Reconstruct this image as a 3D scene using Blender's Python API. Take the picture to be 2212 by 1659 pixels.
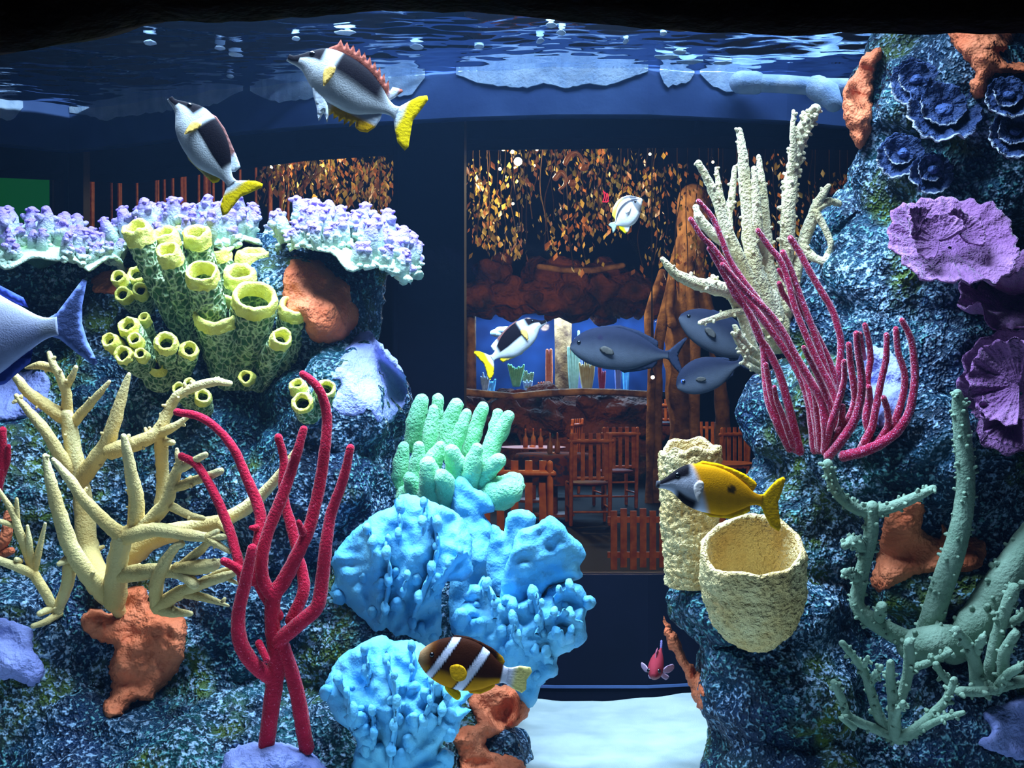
import bpy, bmesh, math, random
import numpy as np
from mathutils import Vector, Matrix, noise
from mathutils.bvhtree import BVHTree
from mathutils.geometry import delaunay_2d_cdt

random.seed(7)
sc = bpy.context.scene
COL = sc.collection
for o in list(bpy.data.objects):
    bpy.data.objects.remove(o)

# ------------------------------------------------------------------ camera, world, lights, exposure
W, H, F = 2212.0, 1659.0, 2765.0          # image size and focal length in pixels
CZ = 1.6                                  # eye height above the restaurant floor
cam_d = bpy.data.cameras.new('camera'); cam_d.sensor_width = 36.0; cam_d.lens = 36.0 * F / W
cam_d.clip_start = 0.05; cam_d.clip_end = 100
cam = bpy.data.objects.new('camera', cam_d); COL.objects.link(cam)
cam.location = (0, 0, CZ); cam.rotation_euler = (math.pi / 2, 0, 0)
sc.camera = cam

world = bpy.data.worlds.new('world'); sc.world = world; world.use_nodes = True
world.node_tree.nodes['Background'].inputs[0].default_value = (0.35, 0.5, 1.0, 1)
world.node_tree.nodes['Background'].inputs[1].default_value = 0.012

sc.view_settings.view_transform = 'Standard'; sc.view_settings.look = 'None'
sc.view_settings.gamma = 1.0; sc.view_settings.use_curve_mapping = False
sc.view_settings.exposure = 0.0
cy = sc.cycles
cy.max_bounces = 5; cy.diffuse_bounces = 2; cy.glossy_bounces = 3; cy.transmission_bounces = 2; cy.volume_bounces = 0; cy.transparent_max_bounces = 10
cy.adaptive_threshold = 0.05
cy.caustics_reflective = False; cy.caustics_refractive = False

def area_light(name, loc, sx, sy, power, color, rot=(0, 0, 0), spread=180):
    l = bpy.data.lights.new(name, 'AREA'); l.shape = 'RECTANGLE'; l.size = sx; l.size_y = sy
    l.energy = power; l.color = color; l.spread = math.radians(spread)
    o = bpy.data.objects.new(name, l); COL.objects.link(o); o.location = loc; o.rotation_euler = rot
    return o
def point_light(name, loc, power, color, r=0.1):
    l = bpy.data.lights.new(name, 'POINT'); l.energy = power; l.color = color; l.shadow_soft_size = r
    o = bpy.data.objects.new(name, l); COL.objects.link(o); o.location = loc
    return o

TANK = (0.56, 0.79, 1.0)
# lamps hanging over the open water of the tank
area_light('tank_lamp_front', (-0.10, 1.86, CZ + 1.15), 1.2, 0.22, 92, TANK, (math.radians(12), 0, 0))
area_light('tank_lamp_middle', (-0.20, 2.35, CZ + 1.05), 1.3, 0.22, 62, TANK)
area_light('tank_lamp_rear', (0.35, 2.85, CZ + 1.0), 1.6, 0.12, 16, (0.42, 0.66, 1.0), (math.radians(-12), 0, 0))
# warm lamps of the restaurant, plus one added near the tank to brighten the chairs
WARM = (1.0, 0.66, 0.32)
for nm, loc, pw in (('restaurant_light', (0.05, 11.2, CZ + 2.0), 100), ('restaurant_light', (-1.9, 11.0, CZ + 2.2), 70),
                    ('restaurant_light', (1.8, 11.2, CZ + 2.2), 60), ('restaurant_light', (0.9, 7.4, CZ + 1.6), 230), ('restaurant_light', (0.3, 17.5, CZ + 1.2), 170),
                    ('restaurant_light', (1.6, 17.0, CZ + 2.6), 120), ('restaurant_light', (3.2, 14.5, CZ + 1.5), 50)):
    point_light(nm, loc, pw, WARM, 0.12)

# ------------------------------------------------------------------ helpers
def lin(c):
    c = c / 255.0
    return c / 12.92 if c <= 0.04045 else ((c + 0.055) / 1.055) ** 2.4
def C(r, g, b, a=1.0): return (lin(r), lin(g), lin(b), a)
def mixc(a, b, t):
    t = max(0.0, min(1.0, t)); return tuple(a[i] * (1 - t) + b[i] * t for i in range(4))
def sstep(a, b, x):
    t = max(0.0, min(1.0, (x - a) / (b - a))); return t * t * (3 - 2 * t)
def P(px, py, d): return Vector(((px - W / 2) * d / F, d, CZ + (H / 2 - py) * d / F))
def ray(px, py): return Vector(((px - W / 2) / F, 1.0, (H / 2 - py) / F))
def pxm(n, d): return n * d / F            # pixels at depth d in metres

class MB:
    def __init__(s): s.v = []; s.f = []; s.c = []
    def add(s, v, f, c=None):
        o = len(s.v); s.v += [Vector(q) for q in v]; s.f += [tuple(i + o for i in q) for q in f]
        s.c += (list(c) if c and isinstance(c, list) else [c or (1, 1, 1, 1)] * len(v))
        return s
    def build(s, name, m, parent=None, smooth=True, base=None):
        b = Vector(parent.location) if parent is not None and base is None else (base if base is not None else Vector((0, 0, 0)))
        if parent is not None and parent.parent is not None and base is None:
            b = b + Vector(parent.parent.location)
        me = bpy.data.meshes.new(name)
        me.from_pydata([tuple(q - b) for q in s.v], [], s.f); me.update()
        if smooth:
            me.polygons.foreach_set('use_smooth', [True] * len(me.polygons))
        at = me.color_attributes.new('Col', 'FLOAT_COLOR', 'POINT')
        at.data.foreach_set('color', np.array(s.c, dtype=np.float32).ravel())
        me.materials.append(m)
        o = bpy.data.objects.new(name, me); COL.objects.link(o)
        if parent is not None: o.parent = parent
        else: o.location = b
        return o

def tag(o, label=None, cat=None, group=None, kind=None):
    if label: o['label'] = label
    if cat: o['category'] = cat
    if group: o['group'] = group
    if kind: o['kind'] = kind
    return o
def thing(name, loc, label, cat, group=None):
    o = bpy.data.objects.new(name, None); COL.objects.link(o); o.location = loc
    o.empty_display_size = 0.05
    return tag(o, label, cat, group)

def cr(pts, n):
    """Catmull-Rom through tuples, n samples per span."""
    p = [np.array(q, dtype=float) for q in pts]
    if len(p) == 1: return p
    p = [2 * p[0] - p[1]] + p + [2 * p[-1] - p[-2]]
    out = []
    for i in range(1, len(p) - 2):
        for k in range(n):
            t = k / n
            out.append(0.5 * ((2 * p[i]) + (-p[i - 1] + p[i + 1]) * t + (2 * p[i - 1] - 5 * p[i] + 4 * p[i + 1] - p[i + 2]) * t * t
                              + (-p[i - 1] + 3 * p[i] - 3 * p[i + 1] + p[i + 2]) * t ** 3))
    out.append(p[-2]); return out
def crc(pts, n):
    p = [np.array(q, dtype=float) for q in pts]; m = len(p); out = []
    for i in range(m):
        a, b, c, d = p[i - 1], p[i], p[(i + 1) % m], p[(i + 2) % m]
        for k in range(n):
            t = k / n
            out.append(0.5 * (2 * b + (c - a) * t + (2 * a - 5 * b + 4 * c - d) * t * t + (-a + 3 * b - 3 * c + d) * t ** 3))
    return out

def tube(mb, st, sides=10, rough=0.0, rs=60.0, col=None, cap0=True, cap1=True, knobs=0, kr=0.3, klen=1.0, seed=0):
    """st: list of (Vector, radius). Sweep with rounded ends. col: f(t, p) -> colour"""
    st = [(Vector(p), r) for p, r in st]
    n = len(st)
    tang = [(st[min(i + 1, n - 1)][0] - st[max(i - 1, 0)][0]).normalized() for i in range(n)]
    full = []
    if cap0:
        p, r = st[0]
        for k in (0.96, 0.75, 0.4): full.append((p - tang[0] * r * k, r * math.sqrt(1 - k * k), tang[0], 0.0))
    for i in range(n): full.append((st[i][0], st[i][1], tang[i], i / max(1, n - 1)))
    if cap1:
        p, r = st[-1]
        for k in (0.4, 0.75, 0.96): full.append((p + tang[-1] * r * k, r * math.sqrt(1 - k * k), tang[-1], 1.0))
    a = Vector((0, 0, 1)) if abs(full[0][2].z) < 0.9 else Vector((1, 0, 0))
    u = full[0][2].cross(a).normalized()
    V = []; Fc = []; CC = []
    frames = []
    for (p, r, t, s) in full:
        u = (u - t * u.dot(t)); u = u.normalized() if u.length > 1e-6 else t.orthogonal().normalized()
        w = t.cross(u); frames.append((u, w))
        for k in range(sides):
            th = 2 * math.pi * k / sides
            dr = u * math.cos(th) + w * math.sin(th)
            q = p + dr * r
            if rough: q = p + dr * r * (1 + rough * noise.noise(q * rs) + 0.5 * rough * noise.noise(q * rs * 2.3))
            V.append(q); CC.append(col(s, q) if col else (1, 1, 1, 1))
    m = len(full)
    for i in range(m - 1):
        for k in range(sides):
            k2 = (k + 1) % sides
            Fc.append((i * sides + k, i * sides + k2, (i + 1) * sides + k2, (i + 1) * sides + k))
    Fc.append(tuple(range(sides - 1, -1, -1))); Fc.append(tuple((m - 1) * sides + k for k in range(sides)))
    mb.add(V, Fc, CC)
    if knobs:
        rnd = random.Random(seed + n)
        for j in range(knobs):
            i = rnd.randrange(0, n); p, r = st[i]; t = tang[i]
            th = rnd.uniform(0, 2 * math.pi); oi = min(m - 1, i + (3 if cap0 else 0)); uu, ww = frames[oi]
            dr = uu * math.cos(th) + ww * math.sin(th)
            rr = max(r * kr, 0.0036) * rnd.uniform(0.7, 1.25)
            c0 = p + dr * r * 0.75; c1 = p + dr * (r + rr * klen * rnd.uniform(0.5, 1.3)) + t * rr * rnd.uniform(-.2, .8)
            tube(mb, [(c0, rr * 1.15), (c0.lerp(c1, .55), rr), (c1, rr * 0.8)], 6, 0, 60, col=(lambda s, q: col(1.0 if i > n * 0.8 else i / n, q)) if col else None, cap0=False)
    return mb

def blob(mb, c, rx, ry, rz, nu=14, nv=9, rough=0.15, rs=25, col=None, rot=None):
    V = []; Fc = []; CC = []
    for j in range(nv + 1):
        ph = math.pi * j / nv
        for i in range(nu):
            th = 2 * math.pi * i / nu
            q = Vector((rx * math.sin(ph) * math.cos(th), ry * math.sin(ph) * math.sin(th), rz * math.cos(ph)))
            if rot: q = rot @ q
            s = 1 + rough * noise.noise((q + c) * rs) + 0.5 * rough * noise.noise((q + c) * rs * 2.2)
            q = c + q * s; V.append(q); CC.append(col(q) if callable(col) else (col or (1, 1, 1, 1)))
    for j in range(nv):
        for i in range(nu):
            i2 = (i + 1) % nu
            Fc.append((j * nu + i, (j + 1) * nu + i, (j + 1) * nu + i2, j * nu + i2))
    return mb.add(V, Fc, CC)

def box(mb, c, sx, sy, sz, rot=None, col=None):
    vs = []
    for x in (-.5, .5):
        for y in (-.5, .5):
            for z in (-.5, .5):
                q = Vector((x * sx, y * sy, z * sz)); vs.append(Vector(c) + (rot @ q if rot else q))
    return mb.add(vs, [(0, 1, 3, 2), (4, 6, 7, 5), (0, 4, 5, 1), (2, 3, 7, 6), (0, 2, 6, 4), (1, 5, 7, 3)], col)

def cdt(poly, step, smooth=4, jit=0.0, seed=1):
    """triangulate a smooth closed outline: uv array, triangles, distance to the edge"""
    rnd = random.Random(seed)
    b = crc(poly, smooth) if smooth > 1 else [np.array(q, dtype=float) for q in poly]
    # resample by length
    b2 = []; m = len(b); acc = 0.0
    for i in range(m):
        p, q = b[i], b[(i + 1) % m]; l = np.linalg.norm(q - p); k = max(1, int(round(l / step)))
        for j in range(k): b2.append(p + (q - p) * j / k)
    out = [b2[0]]
    for q in b2[1:]:
        if np.linalg.norm(q - out[-1]) > step * 0.35: out.append(q)
    if jit: out = [q + np.array([rnd.uniform(-jit, jit), rnd.uniform(-jit, jit)]) for q in out]
    B = np.array(out); nb = len(B); B1 = np.roll(B, -1, axis=0)
    def edist(pts):
        d = np.full(len(pts), 1e9)
        for i in range(nb):
            a, e = B[i], B1[i] - B[i]; t = np.clip(((pts - a) @ e) / (e @ e + 1e-12), 0, 1)
            d = np.minimum(d, np.linalg.norm(pts - (a + t[:, None] * e), axis=1))
        return d
    def inside(pts):
        r = np.zeros(len(pts), bool)
        for i in range(nb):
            x0, y0 = B[i]; x1, y1 = B1[i]
            if abs(y1 - y0) < 1e-12: continue
            cnd = ((y0 > pts[:, 1]) != (y1 > pts[:, 1])) & (pts[:, 0] < (x1 - x0) * (pts[:, 1] - y0) / (y1 - y0) + x0)
            r ^= cnd
        return r
    lo, hi = B.min(0), B.max(0)
    gx = np.arange(lo[0], hi[0], step); gy = np.arange(lo[1], hi[1], step * 0.87)
    G = np.array([(x + (step / 2 if j % 2 else 0), y) for j, y in enumerate(gy) for x in gx]) if len(gx) and len(gy) else np.zeros((0, 2))
    if len(G):
        G = G[inside(G)]
        if len(G): G = G[edist(G) > step * 0.55]
    pts = np.vstack([B, G]) if len(G) else B
    r = delaunay_2d_cdt([Vector(q) for q in pts], [], [list(range(nb))], 1, 1e-5)
    uv = np.array([tuple(q) for q in r[0]]); tris = [tuple(t) for t in r[2]]
    return uv, tris, edist(uv)

def sheet(mb, poly, step, place, rim, smooth=4, jit=0.0, col=None, eps=None, seed=1):
    """closed lens-shaped sheet. place(u, v, s) with s in [-1, 1] front .. back"""
    uv, tris, ed = cdt(poly, step, smooth, jit, seed); n = len(uv)
    eps = eps or step * 0.05
    V = []; CC = []; back = {}
    for i in range(n):
        t = min(1.0, ed[i] / rim); t = math.sqrt(max(0.0, 1 - (1 - t) ** 2))
        V.append(place(uv[i][0], uv[i][1], -t)); CC.append(col(uv[i][0], uv[i][1]) if col else (1, 1, 1, 1))
    for i in range(n):
        if ed[i] < eps: back[i] = i; continue
        t = min(1.0, ed[i] / rim); t = math.sqrt(max(0.0, 1 - (1 - t) ** 2))
        back[i] = len(V); V.append(place(uv[i][0], uv[i][1], t)); CC.append(CC[i])
    fs = []
    for a, b, c in tris:
        fs.append((a, b, c))
        if not (back[a] == a and back[b] == b and back[c] == c): fs.append((back[a], back[c], back[b]))
    mb.add(V, fs, CC); return mb

# ------------------------------------------------------------------ materials
def nodes(m):
    m.use_nodes = True; nt = m.node_tree; nt.nodes.clear()
    out = nt.nodes.new('ShaderNodeOutputMaterial'); return nt, out
def principled(nt, out, rough=0.6, spec=0.4, sheen=0.0, coat=0.0):
    b = nt.nodes.new('ShaderNodeBsdfPrincipled'); b.inputs['Roughness'].default_value = rough
    b.inputs['Specular IOR Level'].default_value = spec; b.inputs['Sheen Weight'].default_value = sheen
    b.inputs['Sheen Roughness'].default_value = 0.35; b.inputs['Coat Weight'].default_value = coat
    nt.links.new(b.outputs[0], out.inputs[0]); return b
def noise_node(nt, scale, detail=3, rough=0.55, dist=0.0, vec=None):
    n = nt.nodes.new('ShaderNodeTexNoise'); n.inputs['Scale'].default_value = scale; n.inputs['Detail'].default_value = detail
    n.inputs['Roughness'].default_value = rough; n.inputs['Distortion'].default_value = dist
    tc = vec
    if tc is None:
        t = nt.nodes.get('tc') or nt.nodes.new('ShaderNodeTexCoord'); t.name = 'tc'; tc = t.outputs['Object']
    nt.links.new(tc, n.inputs['Vector']); return n
def ramp(nt, src, stops, interp='LINEAR'):
    r = nt.nodes.new('ShaderNodeValToRGB'); r.color_ramp.interpolation = interp
    el = r.color_ramp.elements
    while len(el) > 1: el.remove(el[-1])
    el[0].position = stops[0][0]; el[0].color = stops[0][1]
    for p, c in stops[1:]:
        e = el.new(p); e.color = c
    nt.links.new(src, r.inputs[0]); return r
def mix(nt, a, b, fac, mode='MIX'):
    m = nt.nodes.new('ShaderNodeMix'); m.data_type = 'RGBA'; m.blend_type = mode
    for sock, val in ((m.inputs[0], fac), (m.inputs[6], a), (m.inputs[7], b)):
        if hasattr(val, 'links'): nt.links.new(val, sock)
        else: sock.default_value = val
    return m.outputs[2]
def bump(nt, bsdf, layers, dist=0.004):
    prev = None
    for src, st, ds in layers:
        b = nt.nodes.new('ShaderNodeBump'); b.inputs['Strength'].default_value = st; b.inputs['Distance'].default_value = ds
        nt.links.new(src, b.inputs['Height'])
        if prev is not None: nt.links.new(prev, b.inputs['Normal'])
        prev = b.outputs[0]
    nt.links.new(prev, bsdf.inputs['Normal'])

def surf(name, c1, c2=None, scale=30, rough=0.65, spec=0.12, sheen=0.0, bscale=150, bstr=0.5, bdist=0.004, attr=False, speck=None, coat=0.0, b2=None, sharp=(0.35, 0.65), transl=0.0):
    """mottled two-tone surface with grain; attr multiplies in the object's own colour pattern"""
    m = bpy.data.materials.new(name); nt, out = nodes(m); b = principled(nt, out, rough, spec, sheen, coat)
    n = noise_node(nt, scale, 2)
    col = ramp(nt, n.outputs[0], [(sharp[0], c1), (sharp[1], c2 or c1)]).outputs[0]
    if attr:
        a = nt.nodes.new('ShaderNodeAttribute'); a.attribute_name = 'Col'
        col = mix(nt, col, a.outputs[0], 1.0, 'MULTIPLY')
    if speck:
        sp = noise_node(nt, speck[0], 1, 0.5)
        f = ramp(nt, sp.outputs[0], [(speck[1], (0, 0, 0, 1)), (speck[1] + 0.06, (1, 1, 1, 1))])
        col = mix(nt, col, speck[2], f.outputs[0])
    nt.links.new(col, b.inputs['Base Color'])
    if transl:
        b.inputs['Transmission Weight'].default_value = 0.0
        b.inputs['Subsurface Weight'].default_value = transl; b.inputs['Subsurface Radius'].default_value = (0.01, 0.01, 0.01)
    L = [(noise_node(nt, bscale, 2, 0.6).outputs[0], bstr, bdist)]
    if b2: L.append((noise_node(nt, b2[0], 2).outputs[0], b2[1], b2[2]))
    bump(nt, b, L)
    return m

def emis(name, c, s):
    m = bpy.data.materials.new(name); nt, out = nodes(m)
    e = nt.nodes.new('ShaderNodeEmission'); e.inputs[0].default_value = c; e.inputs[1].default_value = s
    nt.links.new(e.outputs[0], out.inputs[0]); return m

def glass_pane(name, ior=1.2, tint=(0.9, 0.95, 1, 1), rough=0.02):
    m = bpy.data.materials.new(name); nt, out = nodes(m)
    fr = nt.nodes.new('ShaderNodeFresnel'); fr.inputs[0].default_value = ior
    tr = nt.nodes.new('ShaderNodeBsdfTransparent'); tr.inputs[0].default_value = tint
    gl = nt.nodes.new('ShaderNodeBsdfGlossy'); gl.inputs['Roughness'].default_value = rough
    mx = nt.nodes.new('ShaderNodeMixShader')
    nt.links.new(fr.outputs[0], mx.inputs[0]); nt.links.new(tr.outputs[0], mx.inputs[1]); nt.links.new(gl.outputs[0], mx.inputs[2])
    nt.links.new(mx.outputs[0], out.inputs[0]); return m

def rock_material():
    m = bpy.data.materials.new('painted_reef_rock'); nt, out = nodes(m); b = principled(nt, out, 0.5, 0.18)
    big = noise_node(nt, 3.2, 2, 0.6)
    base = ramp(nt, big.outputs[0], [(0.26, C(26, 50, 44)), (0.38, C(18, 40, 74)), (0.47, C(12, 46, 68)), (0.55, C(24, 60, 84)), (0.66, C(20, 68, 66)), (0.8, C(40, 48, 92))]).outputs[0]
    g = noise_node(nt, 5.5, 2, 0.6)
    gm = ramp(nt, g.outputs[0], [(0.55, (0, 0, 0, 1)), (0.64, (1, 1, 1, 1))])
    base = mix(nt, base, C(66, 86, 28), gm.outputs[0])
    md = noise_node(nt, 28, 2, 0.6)
    base = mix(nt, base, C(8, 26, 48), ramp(nt, md.outputs[0], [(0.4, (0.85, 0.85, 0.85, 1)), (0.58, (0, 0, 0, 1))]).outputs[0])
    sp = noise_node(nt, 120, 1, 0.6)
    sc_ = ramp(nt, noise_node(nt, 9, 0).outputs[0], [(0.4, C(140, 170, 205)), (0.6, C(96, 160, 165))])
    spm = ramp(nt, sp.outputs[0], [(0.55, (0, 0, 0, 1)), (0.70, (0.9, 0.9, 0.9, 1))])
    base = mix(nt, base, sc_.outputs[0], spm.outputs[0])  # glitter of the grainy rock painted in as pale speckles
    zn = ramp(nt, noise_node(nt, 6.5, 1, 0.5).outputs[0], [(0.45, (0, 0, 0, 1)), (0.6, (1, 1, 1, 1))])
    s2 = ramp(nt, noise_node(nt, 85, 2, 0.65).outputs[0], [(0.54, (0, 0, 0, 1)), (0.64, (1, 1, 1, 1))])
    base = mix(nt, base, C(150, 178, 206), mix(nt, (0, 0, 0, 1), s2.outputs[0], zn.outputs[0]))  # whitish highlights painted into the colour, denser in some zones
    nt.links.new(base, b.inputs['Base Color'])
    bump(nt, b, [(sp.outputs[0], 1.0, 0.014)])
    return m

M = {}
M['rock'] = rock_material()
M['sand'] = surf('white_sand', C(180, 192, 192), C(160, 174, 176), 12, 0.9, 0.1, bscale=500, bstr=0.5, bdist=0.0066, speck=(420, 0.66, C(150, 160, 175)))
M['orange'] = surf('orange_sponge', C(226, 128, 88), C(208, 104, 66), 14, 0.6, 0.1, bscale=70, bstr=0.7, bdist=0.0176, b2=(22, 0.5, 0.012))
M['lavender'] = surf('lavender_crust', C(144, 152, 212), C(130, 138, 200), 16, 0.75, 0.1, bscale=90, bstr=0.6, bdist=0.0132)
M['stag'] = surf('cream_staghorn', C(222, 205, 150), C(206, 180, 122), 9, 0.7, 0.1, bscale=200, bstr=0.5, bdist=0.0066, attr=True)
M['white_stag'] = surf('rough_pale_coral', C(226, 216, 184), C(206, 192, 150), 20, 0.75, 0.1, sheen=0.3, bscale=170, bstr=0.8, bdist=0.0110, attr=True)
M['red'] = surf('red_gorgonian', C(196, 26, 58), C(172, 16, 46), 30, 0.75, 0.1, sheen=0.25, bscale=260, bstr=0.6, bdist=0.0066, speck=(300, 0.66, C(214, 80, 110)))
M['whip'] = surf('magenta_whip', C(186, 34, 78), C(160, 20, 60), 30, 0.7, 0.1, sheen=0.8, bscale=400, bstr=0.6, bdist=0.0066, attr=True, speck=(420, 0.59, C(226, 150, 196)))
M['mint'] = surf('mint_finger_coral', C(150, 222, 168), C(124, 202, 150), 20, 0.75, 0.1, sheen=0.2, bscale=180, bstr=0.7, bdist=0.0088)
M['blue'] = surf('blue_ridge_coral', C(118, 194, 230), C(92, 172, 222), 16, 0.55, 0.1, bscale=110, bstr=0.35, bdist=0.0088, b2=(40, 0.3, 0.008), attr=True)
def net_material():
    m = bpy.data.materials.new('green_netted_sponge'); nt, out = nodes(m); b = principled(nt, out, 0.8, 0.08)
    tc = nt.nodes.new('ShaderNodeTexCoord'); mp = nt.nodes.new('ShaderNodeMapping'); mp.inputs['Scale'].default_value = (1, 1, 0.62); nt.links.new(tc.outputs['Object'], mp.inputs[0])
    ds = noise_node(nt, 60, 2, 0.5, 0, mp.outputs[0]); add = nt.nodes.new('ShaderNodeMix'); add.data_type = 'RGBA'; add.blend_type = 'ADD'; add.inputs[0].default_value = 0.012
    nt.links.new(mp.outputs[0], add.inputs[6]); nt.links.new(ds.outputs['Color'], add.inputs[7])
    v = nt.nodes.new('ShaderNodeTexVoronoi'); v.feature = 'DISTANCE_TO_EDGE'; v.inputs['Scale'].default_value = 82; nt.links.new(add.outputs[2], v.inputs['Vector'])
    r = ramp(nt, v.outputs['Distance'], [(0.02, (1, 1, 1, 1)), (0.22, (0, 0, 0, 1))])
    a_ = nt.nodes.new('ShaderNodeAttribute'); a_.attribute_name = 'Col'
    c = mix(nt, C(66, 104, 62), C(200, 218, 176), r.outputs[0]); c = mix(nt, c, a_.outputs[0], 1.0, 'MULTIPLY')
    nt.links.new(c, b.inputs['Base Color']); bump(nt, b, [(r.outputs[0], 0.9, 0.006), (noise_node(nt, 250, 2).outputs[0], 0.5, 0.003)]); return m
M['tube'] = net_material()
M['rim'] = surf('yellow_sponge_rim', C(234, 230, 130), C(222, 214, 92), 40, 0.75, 0.1, bscale=220, bstr=0.6, bdist=0.0066)
M['barrel'] = surf('yellow_barrel_sponge', C(232, 210, 154), C(222, 186, 122), 14, 0.8, 0.1, bscale=150, bstr=0.9, bdist=0.0132, b2=(60, 0.4, 0.008))
M['purple'] = surf('purple_plate_coral', C(152, 108, 158), C(128, 84, 136), 16, 0.7, 0.1, sheen=0.3, bscale=140, bstr=0.7, bdist=0.0110, attr=True)
M['grey'] = surf('grey_green_knobby_coral', C(136, 160, 140), C(116, 142, 122), 16, 0.7, 0.1, bscale=140, bstr=0.5, bdist=0.0066)
M['table'] = surf('table_coral', (1, 1, 1, 1), (0.86, 0.86, 0.86, 1), 40, 0.75, 0.1, bscale=150, bstr=0.6, bdist=0.0088, attr=True)
M['oyster'] = surf('blue_oyster', (1, 1, 1, 1), (0.7, 0.7, 0.7, 1), 50, 0.45, 0.1, bscale=90, bstr=0.8, bdist=0.0176, attr=True)
M['fish'] = surf('fish_skin', (1, 1, 1, 1), (0.9, 0.9, 0.9, 1), 70, 0.6, 0.02, bscale=420, bstr=0.25, bdist=0.002, attr=True)
M['fin'] = surf('fish_fin', (1, 1, 1, 1), (0.85, 0.85, 0.85, 1), 90, 0.6, 0.02, bscale=300, bstr=0.3, bdist=0.002, attr=True)
M['eye'] = surf('fish_eye', C(8, 8, 14), None, 10, 0.12, 0.6, bstr=0.0)
M['crust'] = surf('pale_lime_crust', C(190, 205, 222), C(150, 172, 200), 20, 0.85, 0.15, bscale=120, bstr=0.5, bdist=0.004)
M['rimwall'] = surf('blue_tank_wall', C(62, 84, 128), C(48, 68, 112), 6, 0.7, 0.2, bscale=60, bstr=0.2, bdist=0.003)
M['darkpanel'] = surf('dark_blue_panel', C(9, 12, 26), C(7, 10, 22), 5, 0.7, 0.04, bscale=50, bstr=0.1, bdist=0.002)
M['black_rock'] = surf('dark_frame_rock', C(38, 24, 18), C(24, 16, 12), 12, 0.85, 0.1, bscale=60, bstr=0.6, bdist=0.01)
M['pillar'] = surf('dark_pillar', C(16, 16, 28), C(20, 16, 24), 4, 0.7, 0.04, bscale=40, bstr=0.3, bdist=0.003)
M['wood'] = surf('varnished_wood', C(206, 118, 56), C(164, 80, 36), 14, 0.4, 0.4, bscale=60, bstr=0.2, bdist=0.003)
M['redseat'] = surf('dark_red_seat', C(110, 20, 30), C(80, 14, 24), 14, 0.6, 0.3)
M['floorm'] = surf('dark_floor', C(11, 8, 8), C(7, 6, 6), 2, 0.7, 0.05, bscale=20, bstr=0.1)
M['dark'] = surf('dark_wall', C(26, 18, 20), C(16, 12, 16), 2, 0.8, 0.1)
M['brownrock'] = surf('brown_fake_rock', C(120, 62, 30), C(40, 24, 18), 1.6, 0.8, 0.2, bscale=6, bstr=0.9, bdist=0.15)
M['leaf'] = surf('golden_leaf', C(190, 156, 62), C(104, 100, 36), 3, 0.35, 0.5, bscale=20, bstr=0.2)
M['leafred'] = surf('russet_leaf', C(186, 116, 50), C(110, 70, 32), 3, 0.35, 0.5, bscale=20, bstr=0.2)
M['bark'] = surf('tan_bark', C(158, 116, 72), C(88, 58, 36), 5, 0.8, 0.2, bscale=16, bstr=0.6, bdist=0.03)
M['glassb'] = glass_pane('tank_glass_rear', 1.12)
M['glassf'] = glass_pane('tank_glass_front', 1.12, (0.97, 0.985, 1, 1))
M['green_lit'] = emis('green_glow_panel', C(20, 120, 40), 0.3)  # green light falling on the panel is put in as glow
M['bulb'] = emis('warm_bulb', (1.0, 0.72, 0.4, 1), 14.0)
M['neon'] = emis('red_neon', (1.0, 0.03, 0.06, 1), 1.6)
def water_material():
    m = bpy.data.materials.new('water_surface'); nt, out = nodes(m)
    fr = nt.nodes.new('ShaderNodeFresnel'); fr.inputs[0].default_value = 1.33
    tr = nt.nodes.new('ShaderNodeBsdfTransparent'); gl = nt.nodes.new('ShaderNodeBsdfGlossy')
    gl.inputs['Roughness'].default_value = 0.04; gl.inputs[0].default_value = (0.75, 0.85, 1.0, 1)
    mx = nt.nodes.new('ShaderNodeMixShader')
    nt.links.new(fr.outputs[0], mx.inputs[0]); nt.links.new(tr.outputs[0], mx.inputs[1]); nt.links.new(gl.outputs[0], mx.inputs[2])
    nt.links.new(mx.outputs[0], out.inputs[0]); return m
M['water'] = water_material()

# ------------------------------------------------------------------ the tank: rear wall, glass, water, sand, frame
WATER = 0.738                              # water level above the eye
BACK = [(-500, 3.02), (-250, 3.2), (0, 3.36), (150, 3.46), (300, 3.35), (500, 3.21), (700, 3.115), (1000, 3.03), (1200, 3.0), (1400, 3.0), (1700, 3.07), (1830, 3.14), (2100, 3.28), (2500, 3.5)]
def backd(px): return float(np.interp(px, [a for a, _ in BACK], [b for _, b in BACK]))
def backxy(px, off=0.0):
    d = backd(px) + off; return ((px - W / 2) * d / F, d)
def band(name, z0, z1, th, m, off=0.0, x0=-500, x1=2500, n=60, kind='structure', zf=None):
    mb = MB(); V = []; Fc = []
    for i in range(n + 1):
        px = x0 + (x1 - x0) * i / n
        a = backxy(px, off); b = backxy(px, off + th)
        zl = zf(px) if zf else z0
        V += [(a[0], a[1], CZ + zl), (a[0], a[1], CZ + z1), (b[0], b[1], CZ + z1), (b[0], b[1], CZ + zl)]
    for i in range(n):
        o = 4 * i
        for k in range(4):
            k2 = (k + 1) % 4; Fc.append((o + k, o + k2, o + 4 + k2, o + 4 + k))
    Fc += [(0, 3, 2, 1), (4 * n, 4 * n + 1, 4 * n + 2, 4 * n + 3)]
    mb.add(V, Fc); o = mb.build(name, m, None, smooth=False)
    if kind: o['kind'] = kind
    return o
band('wall_back', 0.632, 1.02, 0.05, M['rimwall'])
band('wall_back_base', -0.90, -0.447, 0.05, M['darkpanel'], 0.0)
band('trim_1', -0.712, -0.706, 0.006, M['rimwall'], -0.006)
band('window_1', -0.447, 0.632, 0.012, M['glassb'], 0.012)
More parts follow.
